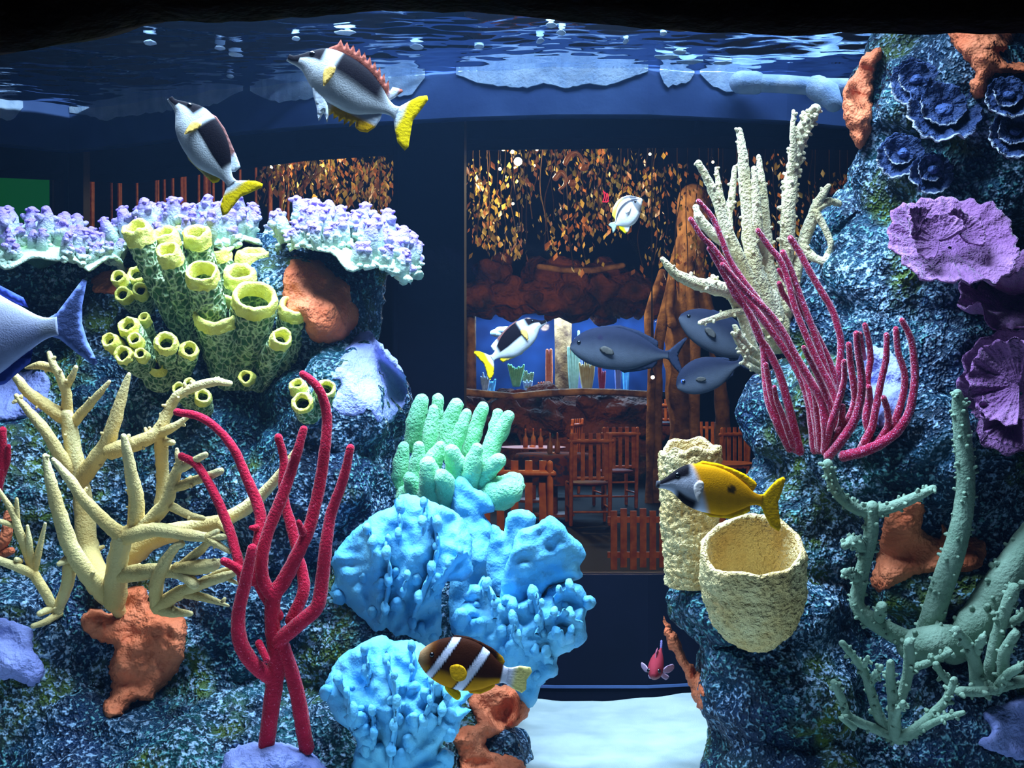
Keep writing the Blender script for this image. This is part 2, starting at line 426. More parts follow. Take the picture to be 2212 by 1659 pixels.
# dark beam outside the glass, under the ceiling of the restaurant
mb = MB()
for (xa, da, xb, db) in ((-300, 4.5, 250, 4.75), (250, 4.75, 640, 4.25), (640, 4.25, 1000, 4.05), (1000, 4.05, 1500, 4.0), (1500, 4.0, 2400, 4.1)):
    a = P(xa, 0, da); b = P(xb, 0, db); V = []
    for q in (a, b):
        for dy in (0, .2):
            for z in (CZ + 0.775, CZ + 1.6): V.append((q.x, q.y + dy, z))
    mb.add(V, [(0, 1, 3, 2), (4, 6, 7, 5), (0, 4, 5, 1), (2, 3, 7, 6), (0, 2, 6, 4), (1, 5, 7, 3)])
o = mb.build('trim_2', M['pillar'], smooth=False); o['kind'] = 'structure'

# pillar and corner posts outside the glass
def post(name, x0, x1, d, label, z0=-1.6, z1=0.95, depth=0.16, m=None):
    t = thing(name, (P((x0 + x1) / 2, 0, d).x, d + depth / 2, CZ + z0), label, 'pillar')
    w = pxm(x1 - x0, d); c = Vector(t.location)
    mb = MB(); box(mb, c + Vector((0, 0, (z1 - z0) / 2)), w, depth, z1 - z0); s = mb.build('shaft', m or M['pillar'], t, False)
    for sx in (-1, 1):
        mb = MB(); box(mb, c + Vector((sx * (w / 2 - 0.006), -depth / 2 - 0.004, (z1 - z0) / 2)), 0.012, 0.008, z1 - z0); mb.build('edge_strip', m or M['pillar'], t, False)
    mb = MB(); box(mb, c + Vector((0, 0, 0.06)), w * 1.15, depth * 1.15, 0.12); mb.build('plinth', m or M['pillar'], t, False)
post('pillar', 850, 1003, 3.4, 'wide dark pillar behind the glass, left of the hanging gold foliage')
post('glass_corner_post', 140, 182, 3.62, 'narrow dark corner post behind the glass by the green panel', depth=0.05)

# lime crust along the water line on the rear wall, each ragged strip a piece of its own
def crust(x0, x1, h, label, seed, hr=0.3):
    rnd = random.Random(seed); n = max(4, int((x1 - x0) / 9)); mb = MB(); V = []; Fc = []
    for i in range(n + 1):
        px = x0 + (x1 - x0) * i / n; a = backxy(px, -0.004 - 0.003 * rnd.random()); b = backxy(px, 0.01)
        e = min(1.0, 4 * min(i, n - i) / n + 0.15)
        zb = WATER - 0.75 * h * e * (1 + 0.6 * hr * (noise.noise(Vector((px * 0.02, seed, 0))) * 1.6 + noise.noise(Vector((px * 0.09, seed, 3))) * 0.8))
        V += [(a[0], a[1], CZ + zb), (a[0], a[1] - 0.002, CZ + WATER + 0.01), (b[0], b[1], CZ + WATER + 0.01), (b[0], b[1], CZ + zb)]
    for i in range(n):
        o = 4 * i
        for k in range(4):
            k2 = (k + 1) % 4; Fc.append((o + k, o + k2, o + 4 + k2, o + 4 + k))
    Fc += [(0, 3, 2, 1), (4 * n, 4 * n + 1, 4 * n + 2, 4 * n + 3)]
    mb.add(V, Fc); o = mb.build('lime_crust', M['crust'], smooth=False)
    tag(o, label, 'crust', 'lime crust strips along the water line')
crust(-60, 50, 0.055, 'pale crust patch at the water line, leftmost beside the corner', 3)
crust(150, 525, 0.045, 'long pale crust strip at the water line behind the steeply tilted foxface', 5)
crust(540, 720, 0.055, 'pale crust strip at the water line behind the nose of the spiny foxface', 9)
crust(790, 918, 0.06, 'pale crust strip at the water line above the spiny foxface tail', 12)
crust(985, 1400, 0.052, 'longest bright crust strip at the water line in the middle', 15)
crust(1425, 1500, 0.05, 'short pale crust patch just right of the longest crust strip', 17, 0.6)
crust(1512, 1625, 0.05, 'pale crust patch at the water line left of the white pipe', 21, 0.5)

# white return pipe under the surface at the right
t = thing('return_pipe', P(1600, 185, 3.0), 'white plastic return pipe below the water line by the rock tower', 'pipe')
mb = MB(); tube(mb, [(P(x, y, d), 0.021) for x, y, d in ((1605, 178, 3.0), (1700, 182, 2.99), (1780, 188, 2.98), (1880, 190, 2.98))], 14); mb.build('pipe_body', M['crust'], t)
mb = MB(); tube(mb, [(P(x, y, d), 0.027) for x, y, d in ((1600, 178, 3.0), (1632, 179, 3.0))], 14); mb.build('collar', M['crust'], t)
mb = MB(); tube(mb, [(P(1765, 190, 2.975), .03), (P(1790, 205, 2.96), 0.03), (P(1800, 222, 2.95), 0.022)], 12); mb.build('nozzle', M['crust'], t)

# water surface with small real waves
mb = MB(); nx, ny = 400, 330; V = []; Fc = []
for j in range(ny + 1):
    for i in range(nx + 1):
        x = -1.7 + 3.4 * i / nx; y = 1.57 + (backd(W / 2 + x * F / 3.1) - 0.006 - 1.57) * j / ny
        z = 0.0060 * noise.noise(Vector((x * 6, y * 10, 1))) + 0.0034 * noise.noise(Vector((x * 13, y * 24, 2))) + 0.0016 * noise.noise(Vector((x * 26, y * 52, 4)))
        V.append((x, y, CZ + WATER + z))
for j in range(ny):
    for i in range(nx):
        a = j * (nx + 1) + i; Fc.append((a, a + 1, a + nx + 2, a + nx + 1))
mb.add(V, Fc); o = mb.build('water_surface', M['water']); tag(o, 'rippled underside of the water surface at the top of the tank', 'water', kind='stuff')
# glints on the water, modelled as pale flecks at the surface
mb = MB(); rnd = random.Random(4)
for (px, py, w) in ((325, 86, 26), (475, 98, 18), (510, 112, 24), (745, 64, 40), (497, 160, 16), (1190, 48, 22), (1212, 64, 18), (1168, 82, 14), (1352, 82, 10), (1434, 66, 12), (640, 78, 14), (1440, 118, 46), (1490, 128, 50), (1560, 130, 40), (1470, 107, 24), (1675, 58, 8), (900, 95, 22), (1035, 94, 18), (100, 70, 14)):
    d = WATER * F / (H / 2 - py); c = P(px, py, d); c.z = CZ + WATER - 0.006
    blob(mb, c, pxm(w, d) * 0.6, 0.014 + 0.008 * rnd.random(), 0.0035, 10, 6, 0.5, 60)
tag(mb.build('foam', M['crust']), 'small pale flecks of foam scattered on the water surface', 'foam', kind='stuff')

# front pane
mb = MB(); box(mb, (0, 1.555, CZ - 0.05), 3.2, 0.012, 1.9); o = mb.build('window_2', M['glassf'], smooth=False); o['kind'] = 'structure'

# sand bed
SAND = -0.734
mb = MB(); V = []; Fc = []; nx, ny = 170, 80
def sandz(x, y):
    return SAND + 0.014 * noise.noise(Vector((x * 3.1, y * 3.7, 5))) + 0.005 * noise.noise(Vector((x * 11, y * 9, 8))) + 0.0018 * noise.noise(Vector((x * 45, y * 45, 3)))
for j in range(ny + 1):
    for i in range(nx + 1):
        x = -2.0 + 4.0 * i / nx
        yb = backd(W / 2 + x * F / 3.05) - 0.004; y = 1.57 + (yb - 1.57) * j / ny
        V.append((x, y, CZ + sandz(x, y)))
for j in range(ny):
    for i in range(nx):
        a = j * (nx + 1) + i; Fc.append((a, a + 1, a + nx + 2, a + nx + 1))
mb.add(V, Fc); tag(mb.build('sand_bed', M['sand']), 'white fine sand covering the floor of the tank', 'sand', kind='stuff')

# dark rocky cornice above the front pane
edge = [(-1500, 160), (-300, 110), (0, 74), (60, 66), (130, 54), (200, 36), (260, 20), (310, 11), (420, 13), (520, 9), (640, -2), (760, -12), (950, -14), (1150, 2), (1280, 14), (1400, 22), (1500, 34), (1580, 33), (1660, 39), (1720, 42), (1800, 37), (2000, 36), (2212, 34), (2500, 36), (3700, 36)]
mb = MB(); V = []; Fc = []; pts = cr(edge, 4); n = len(pts)
for q in pts:
    a = P(q[0], q[1], 1.40)
    prof = [(0, 0.0), (0.05, -0.005), (0.13, 0.02), (0.13, 0.5), (-0.10, 0.5), (-0.09, 0.10), (-0.04, 0.03)]
    for dy, dz in prof:
        p = a + Vector((0, dy, dz)); p += Vector((0, 0, 0.004 * noise.noise(p * 30))) if dz < 0.2 else Vector((0, 0, 0)); V.append(p)
k = 7
for i in range(n - 1):
    for j in range(k):
        j2 = (j + 1) % k; Fc.append((i * k + j, i * k + j2, (i + 1) * k + j2, (i + 1) * k + j))
Fc += [tuple(range(k)), tuple((n - 1) * k + j for j in reversed(range(k)))]
mb.add(V, Fc); o = mb.build('trim_3', M['black_rock']); o['kind'] = 'structure'

# ------------------------------------------------------------------ the two reef rocks
def rock(name, ells, label, vox=0.009, seed=0):
    bm = bmesh.new()
    for (px, py, d, rx, ry, rd) in ells:
        c = P(px, py, d); mat = Matrix.Translation(c) @ Matrix.Diagonal((pxm(rx, d), rd, pxm(ry, d), 1))
        bmesh.ops.create_icosphere(bm, subdivisions=3, radius=1.0, matrix=mat)
    me = bpy.data.meshes.new('tmp'); bm.to_mesh(me); bm.free()
    o = bpy.data.objects.new('tmp', me); COL.objects.link(o)
    md = o.modifiers.new('r', 'REMESH'); md.mode = 'VOXEL'; md.voxel_size = vox
    sm = o.modifiers.new('s', 'SMOOTH'); sm.factor = 0.5; sm.iterations = 12
    dg = bpy.context.evaluated_depsgraph_get(); ev = o.evaluated_get(dg); em = ev.to_mesh()
    nv = len(em.vertices); co = np.empty(nv * 3, np.float32); em.vertices.foreach_get('co', co); co = co.reshape(-1, 3)
    no = np.empty(nv * 3, np.float32); em.vertices.foreach_get('normal', no); no = no.reshape(-1, 3)
    faces = [tuple(p.vertices) for p in em.polygons]
    ev.to_mesh_clear(); bpy.data.objects.remove(o)
    V = []
    for a, b in zip(co, no):
        p = Vector(a); nn = Vector(b); s = Vector((seed, 0, 0))
        h = 0.042 * noise.noise(p * 5.5 + s) + 0.028 * noise.noise(p * 13 + s) + 0.013 * noise.noise(p * 30 + s) + 0.005 * noise.noise(p * 70 + s)
        V.append(p + nn * h)
    base = Vector((sum(v.x for v in V) / nv, sum(v.y for v in V) / nv, CZ + SAND))
    mb = MB(); mb.add(V, faces)
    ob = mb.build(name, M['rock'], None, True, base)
    tag(ob, label, 'rock')
    return BVHTree.FromPolygons([tuple(v) for v in V], faces)

LEFT = [(60, 700, 2.80, 220, 120, .20), (330, 700, 2.82, 240, 160, .20), (650, 690, 2.72, 165, 155, .20), (600, 560, 2.78, 120, 60, .14), (760, 590, 2.74, 70, 70, .12), (80, 600, 2.74, 120, 70, .14), (420, 590, 2.80, 140, 70, .14),
        (735, 880, 2.66, 150, 150, .24), (690, 1080, 2.66, 190, 200, .26), (350, 980, 2.74, 380, 260, .24), (60, 1080, 2.74, 220, 300, .26),
        (780, 1330, 2.64, 260, 230, .26), (420, 1340, 2.62, 420, 220, .26), (50, 1450, 2.58, 280, 220, .30),
        (830, 1600, 2.56, 250, 150, .26), (430, 1640, 2.44, 520, 180, .26), (1080, 1640, 2.50, 95, 60, .14), (1020, 1500, 2.66, 110, 180, .16), (930, 1060, 2.76, 110, 120, .12), (1000, 1800, 2.50, 200, 200, .3), (300, 1850, 2.50, 700, 220, .35)]
RIGHT = [(2120, -10, 2.52, 125, 160, .16), (2110, 240, 2.44, 250, 150, .24), (1960, 200, 2.50, 105, 110, .14), (2060, 400, 2.48, 205, 190, .22),
         (1960, 600, 2.44, 175, 125, .20), (1835, 500, 2.54, 45, 70, .08), (2030, 780, 2.46, 250, 180, .24), (1760, 900, 2.44, 150, 130, .17), (1780, 700, 2.52, 90, 140, .12),
         (1960, 1010, 2.42, 290, 200, .26), (1720, 1130, 2.46, 140, 150, .18), (1630, 1300, 2.36, 190, 85, .18), (1690, 1470, 2.36, 190, 180, .20),
         (1710, 1660, 2.34, 190, 170, .22), (2080, 1250, 2.46, 290, 260, .26), (2030, 1560, 2.38, 300, 220, .24), (2250, 900, 2.5, 200, 700, .25), (1850, 1850, 2.4, 340, 200, .3), (2350, 1500, 2.42, 250, 300, .3)]
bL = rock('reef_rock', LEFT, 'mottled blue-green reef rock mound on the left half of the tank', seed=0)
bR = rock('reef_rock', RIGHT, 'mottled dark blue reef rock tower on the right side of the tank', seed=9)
ORG = Vector((0, 0, CZ))
def rockd(px, py, default=None):
    best = None; r = ray(px, py)
    for b in (bL, bR):
        h = b.ray_cast(ORG, r.normalized())
        if h[0] is not None and (best is None or h[0].y < best): best = h[0].y
    return best if best is not None else default

def patch(name, poly, thick, m, label, cat='sponge', group=None, step=7, dflt=None, jit=2.5, seed=1, lump=0.35):
    """a crust growing on the rock: follows the rock surface under its outline"""
    xs = [p[0] for p in poly]; ys = [p[1] for p in poly]
    x0, x1, y0, y1 = min(xs) - 12, max(xs) + 12, min(ys) - 12, max(ys) + 12
    g = 10.0; nx = int((x1 - x0) / g) + 2; ny = int((y1 - y0) / g) + 2
    D = np.full((ny, nx), np.nan)
    for j in range(ny):
        for i in range(nx):
            h = rockd(x0 + i * g, y0 + j * g)
            if h is not None: D[j, i] = h
    med = np.nanmedian(D) if dflt is None else dflt
    if np.isnan(med): med = 2.45
    D = np.where(np.isnan(D), med, D); D = np.clip(D, med - 0.14, med + 0.12)
    for _ in range(4):
        E = np.pad(D, 1, mode='edge'); S = (E[:-2, 1:-1] + E[2:, 1:-1] + E[1:-1, :-2] + E[1:-1, 2:]) / 4
        D = np.minimum(D, 0.5 * D + 0.5 * S)
    def dd(u, v):
        fx = min(nx - 1.001, max(0, (u - x0) / g)); fy = min(ny - 1.001, max(0, (v - y0) / g)); i, j = int(fx), int(fy); a, b = fx - i, fy - j
        return (D[j, i] * (1 - a) + D[j, i + 1] * a) * (1 - b) + (D[j + 1, i] * (1 - a) + D[j + 1, i + 1] * a) * b
    def place(u, v, s):
        d = dd(u, v)
        if s <= 0:
            q = P(u, v, d); k = 1 + lump * (noise.noise(q * 28) + 0.6 * noise.noise(q * 60))
            return P(u, v, d + 0.006 + s * thick * k - 0.0)
        return P(u, v, d + 0.006 + s * 0.05)
    mb = MB(); sheet(mb, poly, step, place, 26, 3, jit, seed=seed)
    c = P((min(xs) + max(xs)) / 2, max(ys), med)
    o = mb.build(name, m, None, True, c); return tag(o, label, cat, group)

og = 'orange encrusting sponges'; lg = 'lavender crusts on the rocks'
patch('encrusting_sponge', [(632, 552), (655, 560), (690, 562), (720, 590), (752, 612), (760, 650), (775, 670), (768, 705), (735, 738), (690, 740), (668, 728), (650, 690), (615, 690), (608, 640), (614, 590)], 0.035, M['orange'], 'large smooth orange sponge beside the tall green tubes', group=og, seed=2)
patch('encrusting_sponge', [(200, 600), (235, 582), (300, 580), (310, 610), (280, 634), (205, 636)], 0.02, M['orange'], 'small orange sponge behind the smallest green tubes at left', group=og, seed=3)
patch('encrusting_sponge', [(175, 1335), (200, 1310), (240, 1325), (258, 1318), (262, 1285), (285, 1266), (318, 1272), (330, 1310), (400, 1335), (405, 1370), (396, 1430), (370, 1470), (345, 1490), (325, 1515), (290, 1515), (262, 1548), (228, 1550), (220, 1525), (240, 1490), (232, 1440), (245, 1410), (245, 1395), (215, 1388), (180, 1362)], 0.04, M['orange'], 'ragged orange sponge below the cream staghorn trunk', group=og, seed=4)
patch('encrusting_sponge', [(1020, 1485), (1060, 1478), (1110, 1484), (1142, 1510), (1142, 1545), (1110, 1570), (1070, 1590), (1050, 1598), (1065, 1625), (1128, 1640), (1125, 1700), (1000, 1700), (992, 1640), (975, 1595), (1000, 1570), (1030, 1560), (1010, 1520)], 0.04, M['orange'], 'orange sponge under the clownfish beside the sand', group=og, seed=5)
patch('encrusting_sponge', [(2050, 30), (2120, 20), (2200, 36), (2196, 70), (2176, 108), (2160, 116), (2178, 132), (2230, 140), (2230, 160), (2160, 160), (2140, 175), (2125, 212), (2100, 214), (2094, 180), (2104, 158), (2090, 135), (2060, 105), (2045, 60)], 0.035, M['orange'], 'branching orange sponge draped at the top right corner', group=og, seed=6)
patch('encrusting_sponge', [(1850, 155), (1868, 118), (1900, 102), (1908, 118), (1892, 155), (1884, 230), (1882, 290), (1858, 322), (1836, 290), (1820, 240), (1822, 200), (1838, 170)], 0.045, M['orange'], 'upright orange sponge on the left edge of the right rock top', group=og, seed=7)
patch('encrusting_sponge', [(1905, 1130), (1930, 1095), (1970, 1080), (1998, 1090), (1995, 1140), (2030, 1160), (2035, 1112), (2050, 1150), (2110, 1160), (2130, 1180), (2120, 1230), (2060, 1240), (1990, 1240), (1940, 1265), (1896, 1280), (1880, 1250), (1890, 1210)], 0.02, M['orange'], 'dark orange sponge behind the tall knobby grey finger', group=og, seed=8)
patch('encrusting_sponge', [(1434, 1330), (1446, 1350), (1470, 1385), (1482, 1420), (1510, 1455), (1524, 1500), (1515, 1535), (1500, 1515), (1484, 1470), (1462, 1420), (1440, 1390)], 0.02, M['orange'], 'thin orange sponge strip on the rock edge by the small red fish', group=og, seed=9, dflt=2.36)
patch('lavender_crust', [(770, 725), (800, 715), (820, 740), (858, 780), (880, 830), (872, 880), (850, 908), (812, 918), (800, 895), (760, 904), (718, 890), (714, 860), (735, 830), (715, 815), (735, 775)], 0.012, M['lavender'], 'pale lavender crust right of the green tubes on the left rock', 'crust', lg, seed=12)
patch('lavender_crust', [(-30, 780), (40, 800), (95, 800), (112, 830), (100, 880), (60, 900), (-30, 905)], 0.02, M['lavender'], 'lavender crust behind the blue fish tail at the left edge', 'crust', lg, seed=13)
patch('lavender_crust', [(-30, 1335), (30, 1340), (70, 1360), (75, 1400), (100, 1450), (70, 1488), (30, 1470), (-30, 1460)], 0.02, M['lavender'], 'lavender crust low at the left edge beside the small staghorn', 'crust', lg, seed=14)
patch('lavender_crust', [(480, 1700), (478, 1650), (500, 1615), (560, 1602), (640, 1610), (690, 1640), (712, 1700)], 0.05, M['lavender'], 'lavender mound at the foot of the red gorgonian', 'crust', lg, seed=15)
patch('lavender_crust', [(1862, 760), (1890, 745), (1930, 760), (1955, 800), (1960, 860), (1940, 910), (1905, 930), (1880, 900), (1870, 840)], 0.02, M['lavender'], 'lavender crust behind the right fan of magenta whips', 'crust', lg, seed=16)
patch('lavender_crust', [(2120, 1540), (2160, 1520), (2240, 1500), (2240, 1640), (2150, 1630), (2110, 1605), (2140, 1580)], 0.02, M['lavender'], 'shaded lavender crust in the bottom right corner', 'crust', lg, seed=17)

# ------------------------------------------------------------------ corals built from branches
def clampd(px, py, d, r_m, gap=0.6):
    h = rockd(px, py)
    return d if h is None else min(d, h - r_m * gap)
def branches(name, label, cat, data, m, d0, base, group=None, part='branch', sides=10, rough=0.12, rs=70, span=6, knobs=0, kr=.3, klen=1.0,
             colf=None, clamp=True, zoom=None, rscale=1.0, seed=0, curve=0.0):
    """data: list of branches, each a list of (px, py, depth offset, radius px). zoom=(ox, oy, s): coordinates given in an enlarged view"""
    t = thing(name, P(base[0], base[1], d0), label, cat, group)
    for bi, br in enumerate(data):
        kn = knobs
        if isinstance(br, tuple): br, kn = br
        pts = []
        for q in br:
            x, y, dd, r = q
            if zoom: x = zoom[0] + x / zoom[2]; y = zoom[1] + y / zoom[2]; r = r / zoom[2]
            pts.append((x, y, d0 + dd, r * rscale))
        st = []
        for x, y, d, r in cr(pts, span):
            rm = max(0.0015, pxm(r, d)); dd = clampd(x, y, d, rm) if clamp else d
            st.append([x, y, dd, rm])
        for _ in range(3):                       # keep the depth smooth along the branch, never deeper than the rock allows
            ds = [s[2] for s in st]
            for i in range(1, len(st) - 1): st[i][2] = min(st[i][2], (ds[i - 1] + ds[i + 1]) / 2 * 0.5 + ds[i] * 0.5)
        tip = colf
        mb = MB(); tube(mb, [(P(x, y, d), r) for x, y, d, r in st], sides, rough, rs, col=(lambda s, q: tip(s, q)) if tip else None,
                        knobs=int(kn * len(st) / span), kr=kr, klen=klen, seed=seed + bi * 13)
        mb.build(part, m, t)
    return t

Z1 = (0, 760, 2.989); Z2 = (0, 1104, 2.989); Z8 = (1472, 420, 2.989); Z7 = (1712, 1150, 3.26)
# cream staghorn (big)
stag_col = lambda s, q: mixc((.98, 0.86, 0.64, 1), (1.1, 1.1, 1.08, 1), s)
A = [
 [(640, 1500, .10, 66), (565, 1250, .06, 58), (540, 1000, .05, 52), (515, 820, .04, 48), (485, 680, .03, 45), (450, 500, .02, 44), (430, 400, .01, 34)],
 [(430, 420, .02, 34), (430, 280, .0, 28), (385, 160, -.02, 24), (340, 70, -.03, 20), (318, 8, -.03, 13)],
 [(345, 110, -.02, 22), (260, 88, .0, 24), (165, 105, .02, 6)],
 [(425, 230, .0, 22), (465, 160, -.02, 19), (490, 100, -.03, 13)],
 [(440, 440, .02, 42), (300, 350, .0, 36), (180, 260, -.02, 30), (110, 170, -.03, 24), (65, 132, -.03, 15)],
 [(480, 450, .02, 32), (560, 360, .0, 26), (640, 270, -.02, 20), (705, 192, -.03, 10)],
 [(520, 820, .04, 52), (600, 720, .02, 48), (680, 610, .0, 45), (740, 450, -.02, 38), (790, 280, -.03, 28), (832, 148, -.04, 13)],
 [(455, 760, .03, 38), (370, 640, .0, 36), (300, 520, -.02, 32), (200, 400, -.03, 25), (105, 285, -.04, 14)],
 ([(720, 640, -.01, 48), (850, 600, -.03, 42), (950, 560, -.04, 38), (1030, 500, -.04, 34), (1085, 390, -.04, 32), (1140, 290, -.05, 28), (1250, 230, -.06, 26), (1380, 195, -.07, 24), (1485, 203, -.07, 16)], 2.2),
 [(1040, 520, -.04, 30), (1130, 480, -.06, 22), (1222, 412, -.07, 11)],
 [(1035, 540, -.03, 36), (1045, 700, .02, 36), (1050, 850, .04, 34), (1030, 1040, .05, 34)],
 [(1075, 580, -.03, 24), (1115, 585, -.06, 16)],
 [(740, 1600, -.04, 68), (752, 1400, -.08, 60), (790, 1190, -.12, 54)],
 [(795, 1200, -.12, 46), (660, 1080, -.14, 38), (540, 950, -.16, 33), (430, 800, -.18, 26), (345, 698, -.19, 15)],
 [(790, 1200, -.12, 48), (1000, 1150, -.15, 40), (1200, 1180, -.18, 34), (1350, 1200, -.20, 26)],
 [(1345, 1200, -.20, 26), (1405, 1160, -.21, 16)], [(1350, 1200, -.20, 25), (1470, 1192, -.22, 15)], [(1345, 1205, -.20, 26), (1400, 1240, -.21, 22), (1482, 1292, -.22, 12)],
 [(810, 1180, -.12, 46), (960, 1100, -.13, 42), (1075, 970, -.15, 38), (1110, 850, -.16, 34), (1150, 760, -.17, 30), (1200, 735, -.18, 26), (1325, 665, -.20, 18)],
 [(1180, 745, -.17, 24), (1150, 690, -.18, 18), (1142, 630, -.18, 10)],
 ([(1150, 870, -.16, 28), (1290, 820, -.18, 26), (1425, 770, -.20, 20)], 1.0),
 [(1110, 1000, -.15, 26), (1220, 1055, -.17, 22), (1310, 1075, -.18, 15)],
 [(880, 1130, -.12, 48), (880, 950, -.14, 42), (850, 800, -.16, 36), (820, 640, -.18, 28), (798, 545, -.19, 16)],
 [(815, 620, -.18, 14), (832, 540, -.18, 10)],
 [(690, 1580, -.04, 52), (560, 1430, -.08, 50), (450, 1250, -.10, 48), (390, 1060, -.12, 40), (330, 850, -.14, 32), (292, 675, -.15, 17)],
 [(450, 1370, -.08, 36), (435, 1500, -.05, 34), (380, 1650, -.0, 30), (360, 1700, .02, 26)],
 [(450, 1330, -.09, 28), (380, 1370, -.11, 14)],
 [(790, 1440, -.08, 48), (950, 1420, -.11, 44), (1150, 1425, -.14, 36), (1255, 1500, -.18, 30)],
 [(1150, 1400, -.14, 38), (1300, 1390, -.18, 42), (1385, 1372, -.20, 30), (1412, 1350, -.2, 14)],
 [(1150, 1400, -.14, 28), (1260, 1310, -.16, 26), (1350, 1230, -.19, 20)],
 [(850, 1320, .02, 62), (1000, 1200, .00, 58), (1250, 1140, -.04, 50), (1450, 1085, -.08, 42), (1650, 960, -.10, 36), (1800, 800, -.12, 26), (1935, 610, -.14, 19)],
 [(1440, 1110, -.1, 34), (1465, 1140, -.13, 28)],
 [(1005, 1640, -.08, 32), (1010, 1500, -.12, 40), (1060, 1370, -.15, 34), (1130, 1265, -.17, 24), (1175, 1240, -.18, 18)],
 [(1020, 1650, -.08, 40), (1150, 1560, -.12, 38), (1300, 1500, -.16, 30), (1450, 1450, -.19, 26), (1530, 1420, -.2, 15)],
 [(1280, 1500, -.15, 26), (1430, 1420, -.18, 18), (1562, 1382, -.20, 8)], [(1440, 1450, -.19, 18), (1555, 1505, -.2, 7)],
 [(1200, 1560, -.13, 28), (1350, 1595, -.16, 22), (1475, 1640, -.18, 8)],
 [(720, 1590, -.04, 52), (780, 1690, -.01, 36), (845, 1785, .03, 22)],
 [(1030, 1650, -.08, 40), (1120, 1680, -.1, 30), (1230, 1690, -.12, 16)],
]
dS = (rockd(250, 1300, 2.4)) - 0.02
branches('staghorn_coral', 'large cream staghorn coral with thick forked branches on the left rock', 'coral', A, M['stag'], dS, (250, 1310), colf=stag_col, zoom=Z1, rough=0.16, rs=95, clamp=True, sides=14, span=6, knobs=0.5, kr=.24, rscale=1.18)
A = [[(215, 1435, 0, 32), (120, 1395, -.03, 30), (-20, 1340, -.05, 26)], [(215, 1420, 0, 32), (165, 1270, -.02, 30), (120, 1150, -.04, 28), (85, 1040, -.05, 24), (-10, 890, -.07, 14)],
     [(95, 1120, -.04, 22), (0, 1095, -.06, 18)], [(112, 1120, -.04, 22), (108, 950, -.06, 11)], [(195, 1350, -.01, 26), (188, 1230, -.03, 22), (178, 1125, -.04, 10)],
     [(220, 1410, 0, 28), (255, 1270, -.02, 22), (292, 1110, -.04, 10)], [(215, 1430, 0, 36), (285, 1540, .01, 34), (345, 1650, .03, 30), (385, 1680, .04, 22)],
     [(345, 1650, .03, 28), (255, 1690, .0, 20)], [(385, 1690, .04, 24), (290, 1745, .0, 22), (215, 1770, -.02, 18)], [(130, 1350, -.02, 20), (105, 1340, -.04, 16)]]
branches('staghorn_coral', 'small cream staghorn coral at the left edge, beside the larger one', 'coral', A, M['stag'], rockd(120, 1340, 2.4) - 0.03, (125, 1335), colf=stag_col, zoom=Z1, rough=0.10, rs=90, span=5)

# red gorgonian
A = [[(575, 1612, .0, 17), (589, 1505, -.02, 19), (598, 1422, -.03, 20), (589, 1355, -.04, 17), (591, 1290, -.05, 17), (613, 1254, -.05, 17), (642, 1198, -.06, 15), (668, 1140, -.06, 14), (690, 1050, -.06, 13), (703, 960, -.07, 12), (706, 900, -.07, 11), (694, 850, -.08, 10), (675, 824, -.08, 9), (654, 808, -.08, 8)],
     [(662, 1615, .02, 17), (642, 1500, -.01, 17), (622, 1430, -.03, 16), (603, 1375, -.04, 16)],
     [(600, 1385, -.04, 17), (648, 1345, -.06, 17), (684, 1312, -.07, 16), (695, 1260, -.07, 15), (704, 1180, -.08, 14), (715, 1110, -.08, 12), (740, 1040, -.09, 11), (757, 968, -.1, 9)],
     [(582, 1462, -.03, 17), (548, 1435, -.05, 17), (520, 1390, -.07, 17), (515, 1330, -.08, 15), (528, 1265, -.09, 14), (545, 1185, -.1, 11)],
     [(592, 1295, -.05, 15), (567, 1250, -.06, 15), (568, 1190, -.07, 14), (586, 1130, -.07, 13), (607, 1080, -.07, 13), (628, 1020, -.07, 12), (641, 980, -.08, 11), (656, 928, -.08, 9)],
     [(643, 1192, -.05, 11), (630, 1140, -.03, 12), (616, 1090, -.02, 11), (611, 1040, -.02, 10), (613, 990, -.02, 9), (601, 945, -.03, 9)],
     [(548, 1255, -.06, 12), (556, 1180, -.05, 12), (562, 1110, -.03, 13), (532, 1030, -.02, 11), (505, 970, -.02, 10), (470, 927, -.02, 9), (430, 900, -.02, 9), (382, 890, -.02, 8)],
     [(525, 1260, -.05, 11), (512, 1200, -.04, 11), (490, 1130, -.02, 11), (460, 1060, -.01, 10), (425, 1005, .0, 9), (392, 985, .0, 8)],
     [(538, 1250, -.06, 11), (508, 1225, -.07, 10), (484, 1212, -.08, 9)],
     [(628, 1340, -.03, 13), (655, 1280, -.02, 14), (652, 1230, -.01, 12), (640, 1195, -.01, 11)],
     [(560, 1390, -.05, 9), (576, 1425, -.06, 8)], [(655, 1150, -.07, 9), (645, 1128, -.08, 6)], [(553, 1140, -.05, 8), (542, 1140, -.06, 5)],
     [(600, 1330, -.04, 13), (575, 1290, -.04, 13), (556, 1258, -.05, 11)]]
branches('red_gorgonian', 'tall crimson branching gorgonian in front of the left rock', 'coral', A, M['red'], rockd(610, 1600, 2.3) - 0.05, (610, 1610), rough=0.10, rs=120, sides=12)
A = [[(-10, 1080, .0, 11), (2, 1010, -.02, 11), (6, 930, -.03, 9)], [(-10, 1060, 0, 9), (14, 1000, -.02, 8), (18, 965, -.03, 6)]]
branches('red_gorgonian', 'dark magenta gorgonian tip cut off by the left edge', 'coral', A, M['red'], rockd(5, 1070, 2.4) - 0.02, (0, 1080))
A = [[(-20, 1190, .0, 18), (12, 1160, -.02, 14), (16, 1110, -.02, 8)], [(-10, 1200, 0, 14), (25, 1190, -.02, 8)]]
